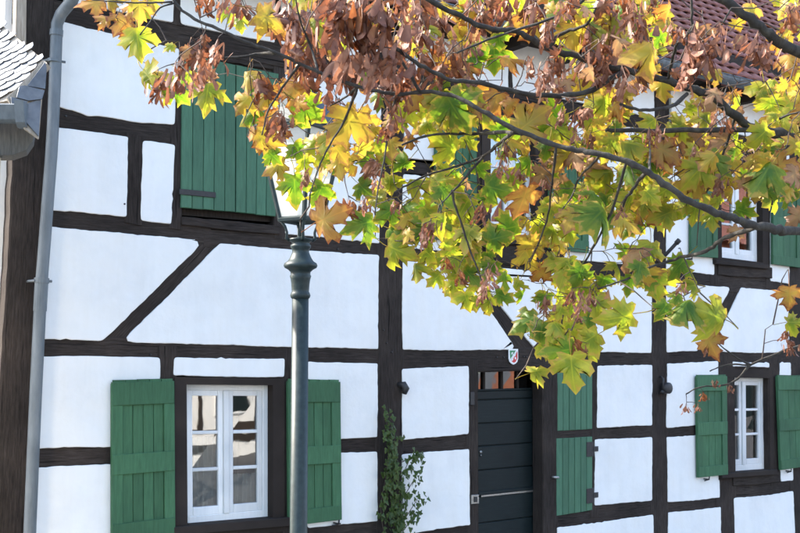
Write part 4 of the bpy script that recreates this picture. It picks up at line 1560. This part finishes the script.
# branches: (pixel, pixel, distance from the camera), thickness in pixels at each end
BR = [
    [[(715, -4, 3.1), (738, 10, 3.12), (760, 27, 3.15), (778, 42, 3.2), (800, 54, 3.3), (870, 95, 3.6), (960, 170, 4.0), (1060, 240, 4.25), (1110, 330, 4.4)], 9, 22],
    [[(424, -3, 2.9), (450, 11, 2.95), (470, 21, 3.0), (492, 29, 3.05), (510, 30, 3.08), (522, 34, 3.1), (545, 47, 3.12), (565, 53, 3.15), (590, 61, 3.2), (630, 72, 3.25), (657, 78, 3.3), (682, 86, 3.3), (707, 93, 3.3), (730, 110, 3.35), (748, 127, 3.4), (775, 133, 3.45), (800, 142, 3.5), (870, 180, 3.75), (980, 250, 4.1), (1112, 350, 4.4)], 5, 30],
    [[(172, -2, 3.0), (182, 11, 3.0), (200, 22, 3.0), (225, 32, 3.0), (250, 44, 3.0), (275, 52, 3.0), (305, 66, 3.0), (342, 81, 3.0), (370, 90, 3.0), (398, 94, 3.0), (425, 92, 2.98), (450, 95, 2.95), (475, 107, 2.92), (500, 121, 2.9), (530, 136, 2.9), (560, 147, 2.88), (582, 151, 2.86), (602, 155, 2.84), (627, 162, 2.83), (645, 171, 2.82), (662, 182, 2.82), (685, 198, 2.82), (710, 210, 2.84), (732, 218, 2.86), (752, 225, 2.9), (775, 229, 2.95), (800, 231, 3.05), (900, 250, 3.6), (1000, 300, 4.1), (1115, 390, 4.4)], 3.2, 34],
    [[(397, 49, 2.75), (412, 60, 2.8), (430, 70, 2.85), (450, 80, 2.9), (475, 82, 2.95), (500, 88, 3.0), (530, 94, 3.05), (560, 96, 3.1), (592, 90, 3.15), (622, 72, 3.24)], 4, 6],
    [[(402, 145, 3.1), (425, 136, 3.15), (450, 133.5, 3.2), (480, 134, 3.25), (505, 132, 3.05), (522, 134, 2.9)], 2.2, 4.5],
    [[(395, 192, 3.15), (407, 185, 3.18), (425, 176, 3.2), (457, 166, 3.22), (482, 157, 3.26), (500, 143, 3.05), (516, 130, 2.9)], 1.6, 4],
    [[(439, 206, 3.15), (457, 187, 3.18), (470, 172, 3.22), (484, 156, 3.26)], 1.4, 3],
    [[(606, 130, 3.2), (650, 131, 3.25), (700, 130, 3.32), (750, 130, 3.4)], 4, 6],
    [[(620, 104, 3.1), (635, 109, 3.12), (650, 110, 3.15), (670, 107, 3.2), (687, 94, 3.3)], 3, 4.5],
    [[(457, 53, 3.0), (478, 44, 3.02), (495, 37, 3.05), (537, 24, 3.05), (575, 7, 3.05), (590, -8, 3.05)], 2, 3.4],
    [[(596, 8, 3.0), (587, 24, 3.05), (570, 31, 3.1), (557, 36, 3.12), (550, 47, 3.13)], 2, 4.5],
    [[(621, 212, 3.15), (624, 203, 3.1), (632, 190, 3.0), (646, 173, 2.83)], 2.4, 4],
    [[(650, 150, 3.0), (650, 162, 2.9), (649, 174, 2.82)], 2, 3.4],
    [[(598, 289, 3.2), (615, 283, 3.22), (632, 277, 3.25), (650, 267, 3.28), (675, 259, 3.32), (692, 255, 3.15), (710, 249, 3.1), (722, 239, 3.05), (735, 235, 3.0), (756, 227, 2.91)], 1.6, 5],
    [[(686, 394, 3.6), (700, 387, 3.6), (725, 385, 3.62), (740, 377, 3.64), (750, 365, 3.66), (775, 355, 3.7), (800, 346, 3.75), (880, 330, 3.95), (1000, 330, 4.2), (1112, 410, 4.4)], 1.3, 10],
    [[(718, 343, 3.62), (732, 355, 3.64), (750, 364.5, 3.66)], 1.2, 2.4],
    [[(710, 371, 3.6), (722, 366, 3.62), (735, 364, 3.64), (750, 365.5, 3.66)], 1.2, 2.2],
    [[(564, 340, 3.2), (562, 322, 3.22), (566, 305, 3.25), (574, 285, 3.3), (585, 262, 3.34), (600, 235, 3.1), (614, 205, 3.0), (626, 163, 2.84)], 1.4, 3.2],
    [[(222, 58, 3.0), (240, 57, 3.03), (260, 54, 3.06), (276, 53, 3.0)], 2, 3.6],
    [[(330, 106, 3.1), (343, 99, 3.12), (356, 88, 3.0)], 1.6, 3],
    [[(691, -6, 3.0), (691.5, 14, 3.02), (691, 30, 3.05), (678, 43, 3.08), (672, 60, 3.2), (668, 80, 3.3)], 2.6, 3.6],
    [[(732, 8, 3.05), (724, 20, 3.05), (716, 36, 3.1), (700, 60, 3.2), (690, 88, 3.3)], 1.8, 3],
    [[(488, 300, 3.2), (480, 275, 3.2), (470, 250, 3.2), (462, 225, 3.2), (455, 205, 3.2), (452, 190, 3.19)], 1.4, 2.6],
    [[(530, 262, 3.3), (540, 240, 3.32), (548, 215, 3.34), (552, 185, 3.05), (556, 147, 2.88)], 1.5, 2.8],
    [[(560, 212, 3.25), (572, 196, 3.3), (578, 180, 3.34), (590, 166, 2.95), (600, 155, 2.85)], 1.5, 2.8],
    [[(700, 205, 3.45), (712, 180, 3.44), (720, 160, 3.42), (728, 140, 3.4), (735, 117, 3.37)], 1.8, 3],
    [[(772, 205, 3.4), (775, 185, 3.42), (782, 165, 3.45), (790, 140, 3.47)], 2, 3.2],
    [[(800, 112, 3.3), (780, 118, 3.35), (765, 128, 3.42), (752, 128, 3.42)], 2, 3.2],
    [[(310, 195, 3.0), (318, 170, 3.02), (330, 145, 3.05), (345, 120, 3.08), (357, 88, 3.0)], 1.4, 3],
    [[(262, 135, 2.95), (268, 112, 3.0), (282, 88, 3.05), (300, 64, 3.0)], 1.4, 3],
    [[(375, 215, 3.05), (378, 190, 3.08), (384, 160, 3.1), (390, 125, 3.15), (396, 94, 3.0)], 1.4, 3],
    [[(140, 35, 2.9), (150, 22, 2.93), (160, 8, 2.97), (175, 3, 3.0)], 1.2, 2],
    [[(92, 0, 2.9), (120, 2, 2.92), (150, 3, 2.95), (172, 2, 3.0)], 1.2, 2],
    [[(340, -4, 2.75), (360, 20, 2.8), (380, 40, 2.85), (400, 58, 2.9), (420, 92, 2.98)], 2, 3.6],
    [[(295, -4, 2.9), (300, 20, 2.95), (310, 45, 3.05), (318, 71, 3.0)], 1.6, 3],
]
samples = []
def spline(P, k=4):
    out = []
    n = len(P)
    for i in range(n - 1):
        p0, p1, p2, p3 = P[max(i - 1, 0)], P[i], P[i + 1], P[min(i + 2, n - 1)]
        for j in range(k):
            t = j / k
            out.append(.5 * ((2 * p1) + (p2 - p0) * t + (2 * p0 - 5 * p1 + 4 * p2 - p3) * t * t + (3 * p1 - p0 - 3 * p2 + p3) * t ** 3))
    out.append(P[-1])
    return out
for pts, w0, w1 in BR:
    P = [atd(*p) for p in pts]
    S_ = spline(P, 4)
    n = len(S_)
    L = [0.0]
    for i in range(1, n):
        L.append(L[-1] + (S_[i] - S_[i - 1]).length)
    rad = []
    for i, p in enumerate(S_):
        t = L[i] / L[-1]
        wpx = w0 + (w1 - w0) * t ** (2.0 if w1 > 31 else 1.7 if w1 > 25 else 1.0)
        r = wpx / 2 / FPX * (p - CAM).dot(CF)
        rad.append(r * (1 + .09 * math.sin(i * 1.7 + w0) + TR.gauss(0, .05)))
    for i in range(1, n - 1):
        j = Vector((TR.gauss(0, 1), TR.gauss(0, 1), TR.gauss(0, 1))) * min(rad[i] * .22, .004)
        S_[i] = S_[i] + j
    mb = MB()
    mb.tube(S_, rad, 10 if w1 > 8 else 7)
    mb.build('branch', M['bark'], tree, True)
    for p in S_:
        q = proj(p)
        if q[0] < 860:
            samples.append(p)
    # little bud spurs
# trunk and the limbs above the picture
mb = MB()
tp = [Vector((TRUNK.x, TRUNK.y, GZ - .1)), Vector((TRUNK.x + .02, TRUNK.y, GZ + .3)), Vector((TRUNK.x, TRUNK.y + .03, 1.2)), Vector((TRUNK.x - .03, TRUNK.y, 2.2)), Vector((TRUNK.x + .02, TRUNK.y, 3.4)), Vector((TRUNK.x + .1, TRUNK.y + .1, 4.8)), Vector((TRUNK.x + .05, TRUNK.y, 6.5)), Vector((TRUNK.x, TRUNK.y, 8.0))]
mb.tube(spline(tp, 3), [.26, .22, .20, .18, .175, .17, .165, .16, .16, .155, .15, .145, .14, .13, .12, .11, .10, .08, .06, .05, .03, .02], 14)
mb.build('trunk', M['bark'], tree, True)
LIMBS = []
for (ax, ay, az, bx, by, bz, r) in [(0, 0, 3.2, -1.6, .5, 4.6, .06), (0, 0, 3.6, -.4, -1.6, 5.2, .06), (0, 0, 4.2, 1.7, .3, 5.6, .06), (0, 0, 4.8, -1.2, -.4, 6.4, .05), (0, 0, 5.4, .8, 1.2, 6.8, .05), (0, 0, 3.0, 1.2, -1.2, 4.0, .06), (0, 0, 3.0, -2.4, .1, 4.1, .05)]:
    a, b = Vector((TRUNK.x + ax, TRUNK.y + ay, az)), Vector((TRUNK.x + bx, TRUNK.y + by, bz))
    mid = a * .5 + b * .5 + Vector((0, 0, -.15))
    P = spline([a, mid, b], 4)
    mb = MB()
    mb.tube(P, [r * (1 - .75 * i / (len(P) - 1)) for i in range(len(P))], 8)
    mb.build('branch', M['bark'], tree, True)
    LIMBS += P

# leaves picked out one by one: x, y, size, kind
H = """
92 3 30 O;110 1 26 Y;104 18 20 O;121 24 28 O;129 6 22 O;142 12 22 L;152 4 22 Y;138 43 42 L;169 47 14 L;150 79 38 L;163 72 22 Y;180 94 38 G;207 94 40 L;
208 74 26 N;246 81 32 Y;243 103 26 Y;255 93 18 G;253 116 28 G;272 20 44 Y;240 22 24 L;231 14 22 L;297 56 26 O;304 40 26 O;294 96 34 O;302 82 26 N;310 112 38 G;343 128 58 Y;369 119 28 Y;
332 74 30 B;305 86 26 B;409 76 22 N;405 116 24 Y;460 38 30 Y;468 12 26 L;475 63 30 G;421 45 24 L;488 17 22 Y;455 110 46 G;482 116 32 L;491 96 32 O;430 114 30 L;424 126 26 L;
500 43 24 G;521 20 26 Y;512 58 32 O;526 8 24 Y;575 40 42 Y;601 28 42 L;621 43 22 L;570 52 24 L;640 56 38 O;593 90 36 Y;577 84 28 Y;546 94 26 N;606 76 24 Y;637 88 22 O;
496 101 36 O;531 121 42 Y;564 131 38 L;596 121 34 L;617 113 28 L;604 104 24 O;555 86 22 N;470 116 36 G;612 24 30 G;656 9 34 L;666 27 28 G;652 59 46 Y;661 48 26 L;
661 90 28 Y;654 75 22 Y;713 72 24 Y;752 13 26 Y;738 25 18 Y;785 35 22 Y;741 42 18 N;695 110 26 L;715 108 36 N;790 62 24 O;796 76 24 Y;764 94 30 L;781 109 32 L;796 99 28 Y;785 121 30 L;771 84 24 L;
617 117 28 L;650 123 28 L;741 105 26 L;256 140 30 O;276 136 26 O;266 149 24 Y;275 158 24 G;275 167 28 Y;300 154 32 G;306 166 24 L;295 189 36 G;319 194 30 G;338 165 30 G;325 160 22 L;
329 217 44 O;361 224 40 G;364 151 28 Y;350 156 22 Y;365 190 26 G;376 201 24 L;391 181 24 L;386 214 32 G;396 234 28 G;299 121 28 G;373 134 22 Y;355 119 30 Y;390 122 24 Y;
409 141 18 O;441 121 30 L;446 144 36 L;470 143 24 L;401 166 26 G;376 166 28 B;360 156 24 G;389 186 28 L;410 211 28 G;426 211 32 G;419 181 30 L;431 191 28 L;441 176 26 L;456 200 26 L;461 185 26 N;
498 189 36 G;489 202 28 G;522 203 48 O;503 230 42 G;471 226 30 L;456 219 28 L;480 239 28 G;440 226 28 G;404 237 34 G;399 251 34 L;540 121 34 Y;531 166 28 G;546 151 28 G;541 176 26 N;
614 139 28 Y;636 144 38 L;668 153 40 O;690 141 30 N;551 161 28 N;587 170 32 N;560 180 26 N;599 184 32 L;606 196 32 L;571 191 28 G;596 217 60 G;630 226 34 G;645 212 36 O;556 206 26 G;660 221 28 L;
670 213 26 L;665 181 28 L;650 196 28 L;636 184 26 L;625 166 24 L;690 190 26 L;525 222 16 Y;536 236 24 Y;545 226 26 L;556 232 28 L;566 222 26 L;550 214 24 L;571 236 26 L;685 206 22 L;
695 174 42 L;711 165 38 G;701 192 28 L;730 166 26 Y;733 195 18 Y;741 181 24 Y;763 176 46 G;750 166 26 N;785 166 36 O;790 181 30 G;770 159 26 N;762 139 32 N;720 143 34 N;795 131 30 Y;780 150 28 L;
771 201 26 L;795 219 28 N;791 196 26 G;718 205 24 L;695 213 24 L;712 219 22 L;735 234 20 N;746 212 28 G;755 196 18 Y;700 121 28 N;741 120 26 N;462 246 36 G;415 271 24 L;435 279 20 L;431 256 26 L;
445 261 24 L;456 271 22 L;470 271 22 G;467 301 26 L;456 291 22 L;476 286 22 L;476 255 24 L;490 259 20 G;488 270 26 G;505 281 24 G;505 297 26 G;522 298 20 G;516 286 20 L;500 237 38 G;488 303 20 L;
530 259 28 Y;555 264 28 L;545 275 24 O;541 246 22 Y;565 284 34 L;585 294 28 L;526 322 34 G;541 336 40 G;545 302 24 G;579 297 30 L;596 294 24 L;617 318 44 L;612 303 28 N;540 370 30 L;572 371 44 L;
561 351 40 G;586 341 36 L;591 321 30 G;579 326 28 G;555 336 26 Y;546 351 28 L;602 283 26 G;592 352 28 L;630 284 24 G;656 284 34 L;662 311 26 G;676 300 22 G;626 255 28 G;633 263 30 N;648 279 30 G;677 268 32 G;
690 286 24 L;683 308 44 G;711 314 42 L;711 345 30 O;790 299 32 O;796 322 24 L;518 178 28 G;481 172 26 G;520 145 26 G;580 206 28 G;612 204 26 L;640 168 24 Y;676 128 26 L;630 102 24 Y;
"""
HERO = []
for rec in H.replace('\n', '').split(';'):
    rec = rec.split()
    if len(rec) == 4:
        HERO.append((float(rec[0]), float(rec[1]), float(rec[2]), rec[3]))
# bunches of winged seeds and dry shrivelled leaves: x, y, radius
SEEDS = """
158 88 12;176 77 13;186 64 12;199 52 14;192 84 9;202 68 13;216 52 12;262 85 12;292 22 18;308 34 17;322 16 16;276 122 13;284 8 15;240 4 12;206 2 10;222 4 9;330 98 12;318 62 15;300 48 14;
335 30 22;352 18 22;346 50 22;366 40 22;382 24 20;372 66 18;392 58 17;388 84 13;405 84 12;392 116 15;396 102 10;386 132 8;420 30 15;412 12 13;436 14 14;442 38 12;452 60 13;462 72 12;432 52 12;
506 8 12;492 8 11;536 18 13;546 32 12;590 8 12;606 10 12;622 4 14;640 26 13;636 40 12;530 66 9;550 72 13;541 80 11;562 88 11;580 116 10;600 54 13;612 68 16;624 80 14;618 92 9;602 72 12;
694 44 17;688 62 15;705 56 16;716 38 14;684 78 10;756 46 14;766 54 12;746 42 9;790 18 10;797 8 10;672 28 7;680 34 7;281 124 13;305 176 10;348 206 11;360 211 9;376 168 9;375 182 7;364 204 8;395 206 7;
430 228 10;424 238 9;482 211 10;505 151 9;500 166 9;520 172 8;582 191 7;591 140 8;574 134 7;650 136 9;658 131 8;620 211 7;546 182 7;561 116 9;720 186 8;716 116 9;726 124 8;694 150 6;
460 276 8;486 280 10;482 292 10;490 270 8;446 262 7;580 302 10;590 296 9;572 296 8;545 304 9;576 345 9;578 316 6;680 286 7;790 346 8;786 334 6;706 350 5;703 396 5;686 407 5;698 407 4;730 388 4;716 383 4;
318 6 15;360 2 16;420 62 13;440 74 11;470 44 10;480 24 10;528 8 11;556 62 10;590 36 11;630 14 12;612 40 13;584 64 11;404 36 15;410 70 12;380 8 16;336 8 16;300 66 12;338 72 14;356 74 14;400 6 14;470 2 10;560 10 9;570 2 10;652 4 8;
"""
SEED = [tuple(float(a) for a in rec.split()) for rec in SEEDS.replace('\n', '').split(';') if len(rec.split()) == 3]
# looser filling: ellipses (x, y, rx, ry, how many, kinds)
FILL = [
    (355, 28, 48, 34, 20, 'OYLBG'), (300, 20, 30, 28, 12, 'OYBL'), (430, 25, 40, 28, 16, 'LYLO'), (490, 20, 40, 28, 20, 'LYYG'), (560, 18, 45, 26, 18, 'YLYG'), (625, 30, 40, 36, 22, 'LGYY'),
    (440, 112, 42, 24, 34, 'LLGL'), (470, 60, 25, 25, 10, 'LYG'), (430, 165, 34, 30, 18, 'LLG'), (440, 205, 32, 26, 26, 'LLG'), (455, 245, 32, 26, 26, 'LLGL'), (475, 282, 26, 22, 12, 'LLG'),
    (520, 130, 40, 26, 24, 'GLYO'), (550, 175, 48, 34, 34, 'GLLN'), (545, 225, 36, 26, 30, 'LLY'), (560, 262, 32, 20, 18, 'LLY'), (575, 300, 36, 26, 24, 'GLL'), (572, 340, 26, 28, 20, 'GLL'),
    (620, 150, 40, 30, 26, 'LLYG'), (620, 195, 42, 30, 34, 'LLG'), (655, 205, 28, 26, 20, 'LLG'), (670, 160, 40, 30, 26, 'LYGO'), (700, 150, 40, 32, 26, 'LYNG'), (735, 160, 40, 32, 26, 'YNGL'),
    (780, 165, 32, 40, 30, 'YLGN'), (785, 110, 26, 24, 18, 'LYL'), (715, 112, 30, 18, 8, 'LNY'), (640, 262, 26, 24, 10, 'GL'), (600, 100, 30, 20, 12, 'YLO'), (660, 20, 25, 22, 10, 'LGY'),
    (785, 25, 20, 26, 10, 'YLO'), (375, 170, 26, 30, 14, 'GLY'), (320, 165, 24, 22, 10, 'GLY'), (275, 130, 20, 24, 8, 'OYG'), (290, 90, 26, 24, 10, 'OGY'), (200, 80, 24, 14, 6, 'BLO'), (140, 20, 20, 16, 4, 'OY'),
    (380, 90, 40, 20, 12, 'LBG'), (410, 225, 20, 22, 8, 'GL'), (345, 150, 20, 20, 6, 'YG'),
]

# openings in the crown where the house shows
GAPS = [(458, 152, 20, 14), (516, 214, 20, 20), (420, 150, 14, 14), (345, 105, 22, 12), (515, 78, 20, 14), (660, 110, 26, 10), (345, 192, 18, 14), (735, 50, 34, 34), (742, 236, 22, 18), (418, 198, 12, 10), (525, 165, 10, 16), (705, 232, 12, 22), (590, 258, 14, 10), (635, 240, 14, 10), (500, 268, 14, 10), (600, 330, 10, 10), (700, 10, 14, 20), (530, 285, 10, 12)]
RT = CR.copy()
def orient(tip_ang, tilt, spin_fwd, facing=None):
    tip = CU * -math.cos(tip_ang) + CR * math.sin(tip_ang)
    tip = (tip + CF * spin_fwd).normalized()
    n_ = (CF * -1 + CU * tilt[1] + CR * tilt[0])
    n_ = (n_ - tip * n_.dot(tip)).normalized()
    x_ = tip.cross(n_).normalized()
    return Matrix((x_, tip, n_)).transposed()
SAMP = [tuple(p) for p in samples]
twigs = MB()
twig_n = 0
def connect(p):
    """grow a thin twig from the nearest wood to point p"""
    global SAMP, twig_n
    arr = np.array(SAMP)
    d = np.linalg.norm(arr - np.array(p), axis=1)
    i = int(np.argmin(d))
    a = Vector(SAMP[i])
    L = float(d[i])
    if L < .004:
        return
    m1 = a * .6 + p * .4 + Vector((TR.gauss(0, .04), TR.gauss(0, .04), TR.gauss(.02, .04))) * L
    m2 = a * .25 + p * .75 + Vector((TR.gauss(0, .04), TR.gauss(0, .04), TR.gauss(.03, .04))) * L
    r0 = min(.0035, .0012 + .008 * L)
    twigs.tube([a, m1, m2, p], [r0, r0 * .85, r0 * .7, .0011], 4, cap=False)
    twig_n += 1
    if L > .03:
        SAMP += [tuple(m1), tuple(m2), tuple(p)]
    elif L > .015:
        SAMP.append(tuple(p))

jobs = []
def leaf_job(px, py, size, code, hero, depth=None):
    if depth is None:
        depth = min(max(.128 * FPX / size, 2.62), 3.75)
        depth = depth * .5 + 3.35 * .5 + TR.gauss(0, .07)
        if size < 37:
            depth = max(depth, 3.0)
    real = size / FPX * depth
    c = atd(px, py, depth)
    ang = TR.gauss(0, .75)
    R_ = orient(ang, (TR.gauss(0, .45), TR.gauss(.18, .45)), TR.gauss(0, .4))
    s = real / 1.22
    org = c - (R_ @ Vector((0, .42, 0))) * s
    return (org, R_, s, code, hero)
for (px, py, size, code) in HERO:
    jobs.append(leaf_job(px, py, size * 1.06, code, True))
for (x, y, rx, ry, cnt, codes) in FILL:
    for _ in range(int(cnt * .62)):
        a, r = TR.uniform(0, 6.28), math.sqrt(TR.random())
        size = TR.uniform(18, 36)
        qx, qy = x + rx * r * math.cos(a), y + ry * r * math.sin(a)
        if any(((qx - gx) / (ga + 9)) ** 2 + ((qy - gy) / (gb + 9)) ** 2 < 1 for gx, gy, ga, gb in GAPS):
            continue
        jobs.append(leaf_job(qx, qy, size, TR.choice(codes + 'YO' if y < 140 else codes + 'Y'), False, TR.uniform(3.15, 3.85)))
S0 = np.array(samples)
def dist0(j):
    p = j[0] + j[1] @ PET * j[2]
    return float(np.min(np.linalg.norm(S0 - np.array(p), axis=1)))
for (px, py, r) in SEED:
    if r >= 10 and py < 140:
        for _ in range(1 if TR.random() < .6 else 0):
            jobs.append(leaf_job(px + TR.gauss(0, r * .6), py + TR.gauss(0, r * .5), r * TR.uniform(1.3, 2.0), TR.choice('BBN'), False, TR.uniform(2.85, 3.3)))
jobs.sort(key=dist0)
STUFF = {'v': [], 'f': [], 'rim': [], 'uv': [], 'mi': [], 'n': 0}
CODES = list(LEAF.keys())
ARR = {}
def stuff_leaf(org, R_, s, code, k):
    src = (DRY if code == 'B' else BLADES)[k]
    key = (code == 'B', k)
    if key not in ARR:
        ARR[key] = (np.array(src[0]), src[1], src[2], src[3])
    v, f, rim, uv = ARR[key]
    Rn = np.array(R_)
    STUFF['v'].append((v * s) @ Rn.T + np.array(org))
    b = STUFF['n']
    STUFF['f'] += [tuple(b + i for i in q) for q in f]
    STUFF['rim'] += rim
    STUFF['uv'] += uv
    STUFF['mi'] += [CODES.index(code)] * len(f)
    STUFF['n'] += len(v)
nhero = 0
for org, R_, s, code, hero in jobs:
    connect(org + R_ @ PET * s)
    k = TR.randrange(3 if code == 'B' else 10)
    if hero and nhero < 300:
        o = bpy.data.objects.new('leaf', blade_mesh(code, k))
        COL.objects.link(o)
        setp(o, tree)
        o.matrix_basis = Matrix.Translation(org) @ R_.to_4x4() @ Matrix.Scale(s, 4)
        nhero += 1
    else:
        stuff_leaf(org, R_, s, code, k)
for (px, py, r) in SEED:
    depth = 2.75 if (325 < px < 395 and py < 70) or (675 < px < 770 and py < 80) else TR.uniform(2.95, 3.35)
    if px > 680 and py > 330:
        depth = 3.6
    s = r * (1.3 if py < 100 else 1.12) / FPX * depth
    c = atd(px, py, depth)
    R_ = orient(TR.gauss(0, .15), (TR.gauss(0, .3), TR.gauss(0, .2)), TR.gauss(0, .2))
    # bunch local y is up
    R_ = R_ @ Matrix(((-1, 0, 0), (0, -1, 0), (0, 0, 1)))
    o = bpy.data.objects.new('seed_bunch', TR.choice(BUNCH))
    COL.objects.link(o)
    setp(o, tree)
    o.matrix_basis = Matrix.Translation(c) @ R_.to_4x4() @ Matrix.Scale(s, 4)
    connect(c + R_ @ Vector((0, .9, 0)) * s)
# the rest of the crown, above and beside what the picture shows
CR_ = []
cnt = 0
while cnt < 1100:
    p = Vector((TRUNK.x + TR.gauss(0, 1.4), TRUNK.y + TR.gauss(0, 1.3), TR.gauss(5.3, 1.2)))
    q = proj(p)
    if q[2] < .8 or (-45 < q[0] < 840 and q[1] > -40) or p.z < 3.0:
        continue
    R_ = orient(TR.gauss(0, .9), (TR.gauss(0, .8), TR.gauss(.3, .6)), TR.gauss(0, .6))
    s = TR.uniform(.08, .115)
    stuff_leaf(p, R_, s, TR.choice('GLLYOG'), TR.randrange(10))
    if cnt % 3 == 0:
        la = min(LIMBS, key=lambda t: (t - p).length)
        if (la - p).length < .9:
            twigs.tube([la, (la + p) / 2 + Vector((0, 0, .04)), p], [.006, .004, .002], 4, cap=False)
            LIMBS.append((la + p) / 2)
            LIMBS.append(p)
    cnt += 1
me = leaf_mesh('foliage', np.concatenate(STUFF['v']), STUFF['f'], STUFF['rim'], STUFF['uv'], [LEAF[c_] for c_ in CODES], STUFF['mi'])
o = link('foliage', me, None, tree)
o['kind'] = 'stuff'
o = twigs.build('twigs', M['twig'], tree, True)
o['kind'] = 'stuff'
